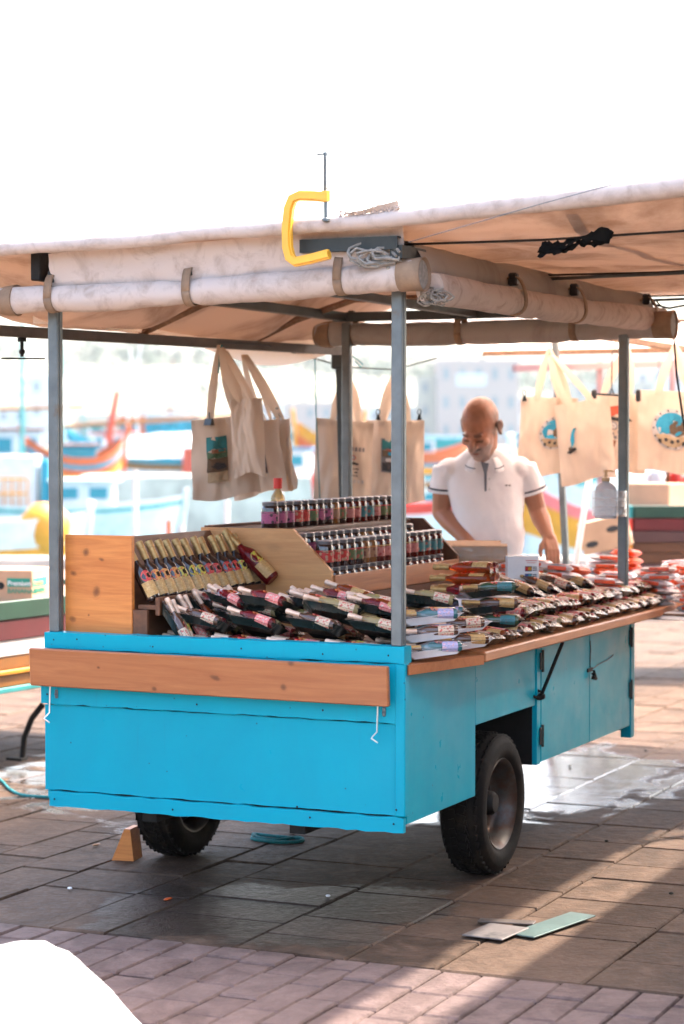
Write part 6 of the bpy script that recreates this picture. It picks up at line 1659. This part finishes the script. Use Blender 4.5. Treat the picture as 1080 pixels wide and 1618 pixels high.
boat('boat with a tall turquoise cabin behind the white sheeted one', 280, 96, 2, 7.5, 2.8, 2.4, [(0, .4, 'hullwhite'), (.4, .7, 'turq'), (.7, 1, 'hullwhite')], 0.2, (-1.3, 1.0, 2.0, 1.75, 'turq', 'hullwhite'), (('mast', 1.4, 0, 3.5, 0.2, .08, 'teal'),))
boat('small luzzu with coral, yellow and blue bow stripes behind the corner post', 118, 64, 24, 3.0, 1.7, 2.15, [(0, .62, 'hullwhite'), (.62, .70, 'turq'), (.70, .77, 'yellow'), (.77, .85, 'orange'), (.85, .91, 'turq'), (.91, 1, 'orange')], 0.3, (-0.6, .5, 1.0, .7, 'turq', 'plum'))
boat('white cabin cruiser moored at the far left', 20, 68, 8, 5.5, 2.4, 2.0, [(0, .6, 'hullwhite'), (.6, .7, 'teal'), (.7, 1, 'hullwhite')], 0.2, (-1.4, .9, 1.8, 1.3, 'hullwhite', 'plum'), (('mast', 1.5, 0, 4.5, 0, .08, 'teal'), ('boom', (-1.5, -1, 3.6), (2.2, -1, 3.7), .06, 'ochre')))
boat('blue and pink striped boat between the corner post and the sheeted boat', 190, 82, -12, 4.4, 2.0, 2.4, [(0, .55, 'hullwhite'), (.55, .68, 'blue'), (.68, .78, 'pinkred'), (.78, .9, 'hullwhite'), (.9, 1, 'turq')], 0.35, (-.9, .3, 1.1, .9, 'white', 'pinkred'), (('mast', .8, 0, 4.2, -.4, .05, 'white'),))
boat('far trawler with rust red wheelhouse left of the bag bundle', 232, 125, 6, 7, 2.6, 3.0, [(0, .5, 'turq'), (.5, .8, 'hullwhite'), (.8, 1, 'teal')], 0.3, (-1.6, .4, 1.8, 1.6, 'orange', 'hullwhite'), (('mast', 1.2, 0, 5, .3, .09, 'plum'),))
boat('red and white boat just right of the bag bundle', 462, 60, -10, 3.2, 1.7, 1.9, [(0, .5, 'hullwhite'), (.5, .64, 'turq'), (.64, .78, 'hullwhite'), (.78, .9, 'coral'), (.9, 1, 'hullwhite')], 0.3, (-.7, .5, 1.0, .8, 'hullwhite', 'blue'))
boat('striped luzzu with orange and turquoise planks seen between bags', 520, 68, 40, 2.6, 1.6, 2.5, [(0, .48, 'hullwhite'), (.48, .66, 'turq'), (.66, .78, 'hullwhite'), (.78, .88, 'orange'), (.88, 1, 'yellow')], 0.3)
boat('luzzu with yellow, blue and ochre stripes beside the seller', 690, 60, 8, 4.2, 1.9, 1.9, [(0, .57, 'hullwhite'), (.57, .67, 'turq'), (.67, .74, 'hullwhite'), (.74, .82, 'ochre'), (.82, .85, 'hullwhite'), (.85, .915, 'turq'), (.915, 1, 'yellow')], 0.15)
boat('white boat with an orange red gunwale just behind the seller', 640, 42, -7, 3.4, 1.5, 1.42, [(0, .88, 'hullwhite'), (.88, 1.0, 'bred')], 0.25)
boat('dark green boat hull far behind the seller', 706, 120, -4, 3.4, 2.4, 3.0, [(0, .62, 'hullwhite'), (.62, .95, 'teal'), (.95, 1, 'hullwhite')], 0.05)
boat('pale blue boat with a low cabin left of the seller', 662, 92, 14, 4.6, 2.0, 2.2, [(0, .6, 'hullwhite'), (.6, .8, 'turq'), (.8, 1, 'orange')], 0.25, (-1.0, .5, 1.3, .9, 'hullwhite', 'turq'))
boat('white boat with yellow bow eye and pink stripe behind the soap bottle', 955, 36, 20, 3.2, 1.6, 1.75, [(0, .50, 'hullwhite'), (.50, .74, 'yellow'), (.74, .84, 'pinkred'), (.84, 1, 'hullwhite')], 0.4)
boat('turquoise boat behind the right shoulder of the seller', 862, 62, -10, 3.6, 2.0, 2.1, [(0, .62, 'hullwhite'), (.62, .82, 'teal'), (.82, 1, 'hullwhite')], 0.3, (-1, .6, 1.4, 1.0, 'hullwhite', 'turq'))
boat('pale boat moored in mid harbour beyond the bags', 430, 98, 5, 5.0, 2.6, 2.4, [(0, .4, 'blue'), (.4, .9, 'hullwhite'), (.9, 1, 'turq')], 0.25, (-1.2, 1.0, 1.7, 1.3, 'hullwhite', 'blue'), (('mast', 0.4, 0, 4.0, 0, .06, 'white'),))
jt = MB(); jt.box((0, 0, 0.9), (9, 2.5, 1.7), None, 0.05); jo = jt.build('jetty', M['quay_stone']); jo.location = (at(400, 800, 58).x, 58, SEA); structure(jo)
for i, (px, top, bot, Y, col) in enumerate(((213, 742, 860, 29.2, 'white'), (358, 790, 850, 29.0, 'white'), (266, 822, 860, 29.4, 'orange'), (287, 830, 862, 29.1, 'white'), (442, 690, 850, 29.3, 'white'))):
    p0, p1 = at(px, top, Y), at(px, bot, Y); p0.z = max(p0.z, 0.3)
    o = thing('mooring_post', ('tall thin white pole at the quay edge left of the bags', 'short white post at the quay edge below the left bags', 'short orange post at the quay edge', 'stubby white post next to the orange one at the quay edge', 'thin white pole at the quay edge beside the jar shelf')[i], 'post', (p0.x, Y, 0.12))
    mb = MB(); mb.tube([(0, 0, 0), (0, 0, p0.z - 0.12)], 0.035, 10); mb.lathe([(0.07, 0), (0.07, .03), (.036, .04)], 12); mb.build('shaft', PAINT[col], o, smooth=True)

# ------------------------------------------------------------------ far shore: hills, trees, buildings
mb = MB()
def hill(u, v):
    x, y = 2.8 * (-420 + 840 * u), 2.8 * (330 + 260 * v)
    z = SEA - 1 + 2.8 * (10 * smooth(0, .25, v) + 7 * (0.5 + fbm(u * 7, v * 2, 5))) * smooth(0.0, 0.12, v) * (1 - 0.45 * smooth(0.50, 0.62, u))
    return (x, y, z)
mb.grid(hill, 120, 24)
M['hill'] = plain('dry_hillside', (0.20, 0.19, 0.13), 0.95, 0, 0.4, 0.02, kind='World')
structure(mb.build('hills', M['hill'], smooth=True, recalc=False))
q = random.Random(5)
leaf = MB()
for k in range(300):
    u = q.uniform(0.28, 0.60) if k < 210 else q.uniform(0.1, 0.95)
    v = q.uniform(0.10, 0.5)
    x, y, z = hill(u, v)
    for j in range(9):
        r = 2.8 * q.uniform(1.0, 2.4)
        c = Vector((x + 2.8 * q.uniform(-4, 4), y + 2.8 * q.uniform(-2, 2), z + 2.8 * q.uniform(0.5, 4.2)))
        for f in range(12):
            d = Vector((q.gauss(0, 1), q.gauss(0, 1), q.gauss(0, 1))).normalized() * r
            a = Vector((q.uniform(-1, 1), q.uniform(-1, 1), q.uniform(-1, 1))) * 2.4; b = Vector((q.uniform(-1, 1), q.uniform(-1, 1), q.uniform(-1, 1))) * 2.4
            leaf.add([c + d, c + d + a, c + d + b], [(0, 1, 2)])
M['far_leaf'] = plain('grey_green_foliage', (0.06, 0.085, 0.05), 0.8, 0, 0.5, 0.05, kind='World')
o = leaf.build('treeline', M['far_leaf'], recalc=False); o['kind'] = 'stuff'; o['label'] = 'grey green wood along the far shore'; o['category'] = 'trees'
WALLS = [flat('far_wall_' + n, c, 0.9) for n, c in (('cream', (0.30, 0.25, 0.20)), ('pink', (0.28, 0.19, 0.17)), ('white', (0.40, 0.39, 0.38)))]
M['far_window'] = flat('far_window', (0.10, 0.12, 0.14), 0.3)
def building(label, px, Y, w, h, dep, mat, z0=None, panes=(4, 2), extra=None):
    Y, w, h, dep = Y * 2.8, w * 2.8, h * 2.8, dep * 2.8
    if extra: extra = tuple(e * 2.8 for e in extra)
    c = at(px, 700, Y)
    o = thing('house', label, 'building', (c.x, Y, z0 if z0 is not None else 1.0), 0, 'houses on the far shore')
    mb = MB(); mb.box((0, 0, h / 2), (w, dep, h), None, 0.05); mb.build('wall', mat, o)
    mb = MB(); mb.box((0, 0, h + .26), (w + .4, dep + .4, .5), None, 0.05); mb.build('roof', mat, o)
    wm = MB(); wm.box((0, 0, 0), (1, .1, 1)); wme = wm.mesh('window', M['far_window'])
    for i in range(panes[0]):
        for j in range(panes[1]):
            put('window', wme, o, (-w / 2 + w * (i + .5) / panes[0], -dep / 2 - 0.03, h * (j + .55) / panes[1]), None, (w / panes[0] * .35, 1, h / panes[1] * .42))
    if extra:
        mb = MB(); mb.box((extra[0], -dep / 2 - 0.1, extra[1]), (extra[2], .2, extra[3])); mb.build('sign_panel', WALLS[2], o)
    return o
building('broad pink block with a white panel behind the head of the seller', 752, 300, 11.0, 11.5, 10, WALLS[1], 0.5, (5, 3), (-1.0, 9.0, 4.0, 1.6))
building('lower cream house joined to the pink block', 694, 305, 6.5, 9.5, 8, WALLS[0], 0.5, (3, 3))
building('small white house right of the pink block', 822, 310, 6, 7, 8, WALLS[2], 0.5, (3, 2))
building('white tower house behind the front left post', 76, 315, 5.0, 10.0, 6, WALLS[2], 0.5, (2, 3))
building('low cream house on the shore left of the bag bundle', 190, 320, 13, 4.5, 8, WALLS[0], 0.5, (6, 1))
building('long pinkish waterfront house between the bags', 465, 310, 16, 6.0, 8, WALLS[1], 0.5, (7, 2))
building('pale house at the left edge of the far shore', 12, 318, 7, 5.5, 8, WALLS[2], 0.5, (3, 2))
building('cream house under the wooded hill', 265, 325, 9, 5.5, 8, WALLS[0], 0.5, (4, 2))
building('white waterfront house left of the rear post', 605, 312, 9, 5.5, 8, WALLS[2], 0.5, (4, 2))
building('pale house far behind the hanging bags at right', 950, 315, 14, 9, 8, WALLS[0], 0.5, (6, 3))
building('white house far behind the right bags', 1045, 318, 9, 11, 8, WALLS[2], 0.5, (4, 4))

# sea haze over the harbour
m = NT('sea_haze'); m.n.remove(m.p)
pv_ = m.node('ShaderNodeVolumePrincipled'); pv_.inputs['Color'].default_value = (0.93, 0.95, 1.0, 1); pv_.inputs['Density'].default_value = 0.00011; pv_.inputs['Anisotropy'].default_value = 0.0
m.link(pv_.outputs[0], m.out.inputs['Volume'])
mb = MB(); mb.box((0, 860, 38), (4400, 1960, 84))
hz = mb.build('haze', m.m); hz['kind'] = 'stuff'
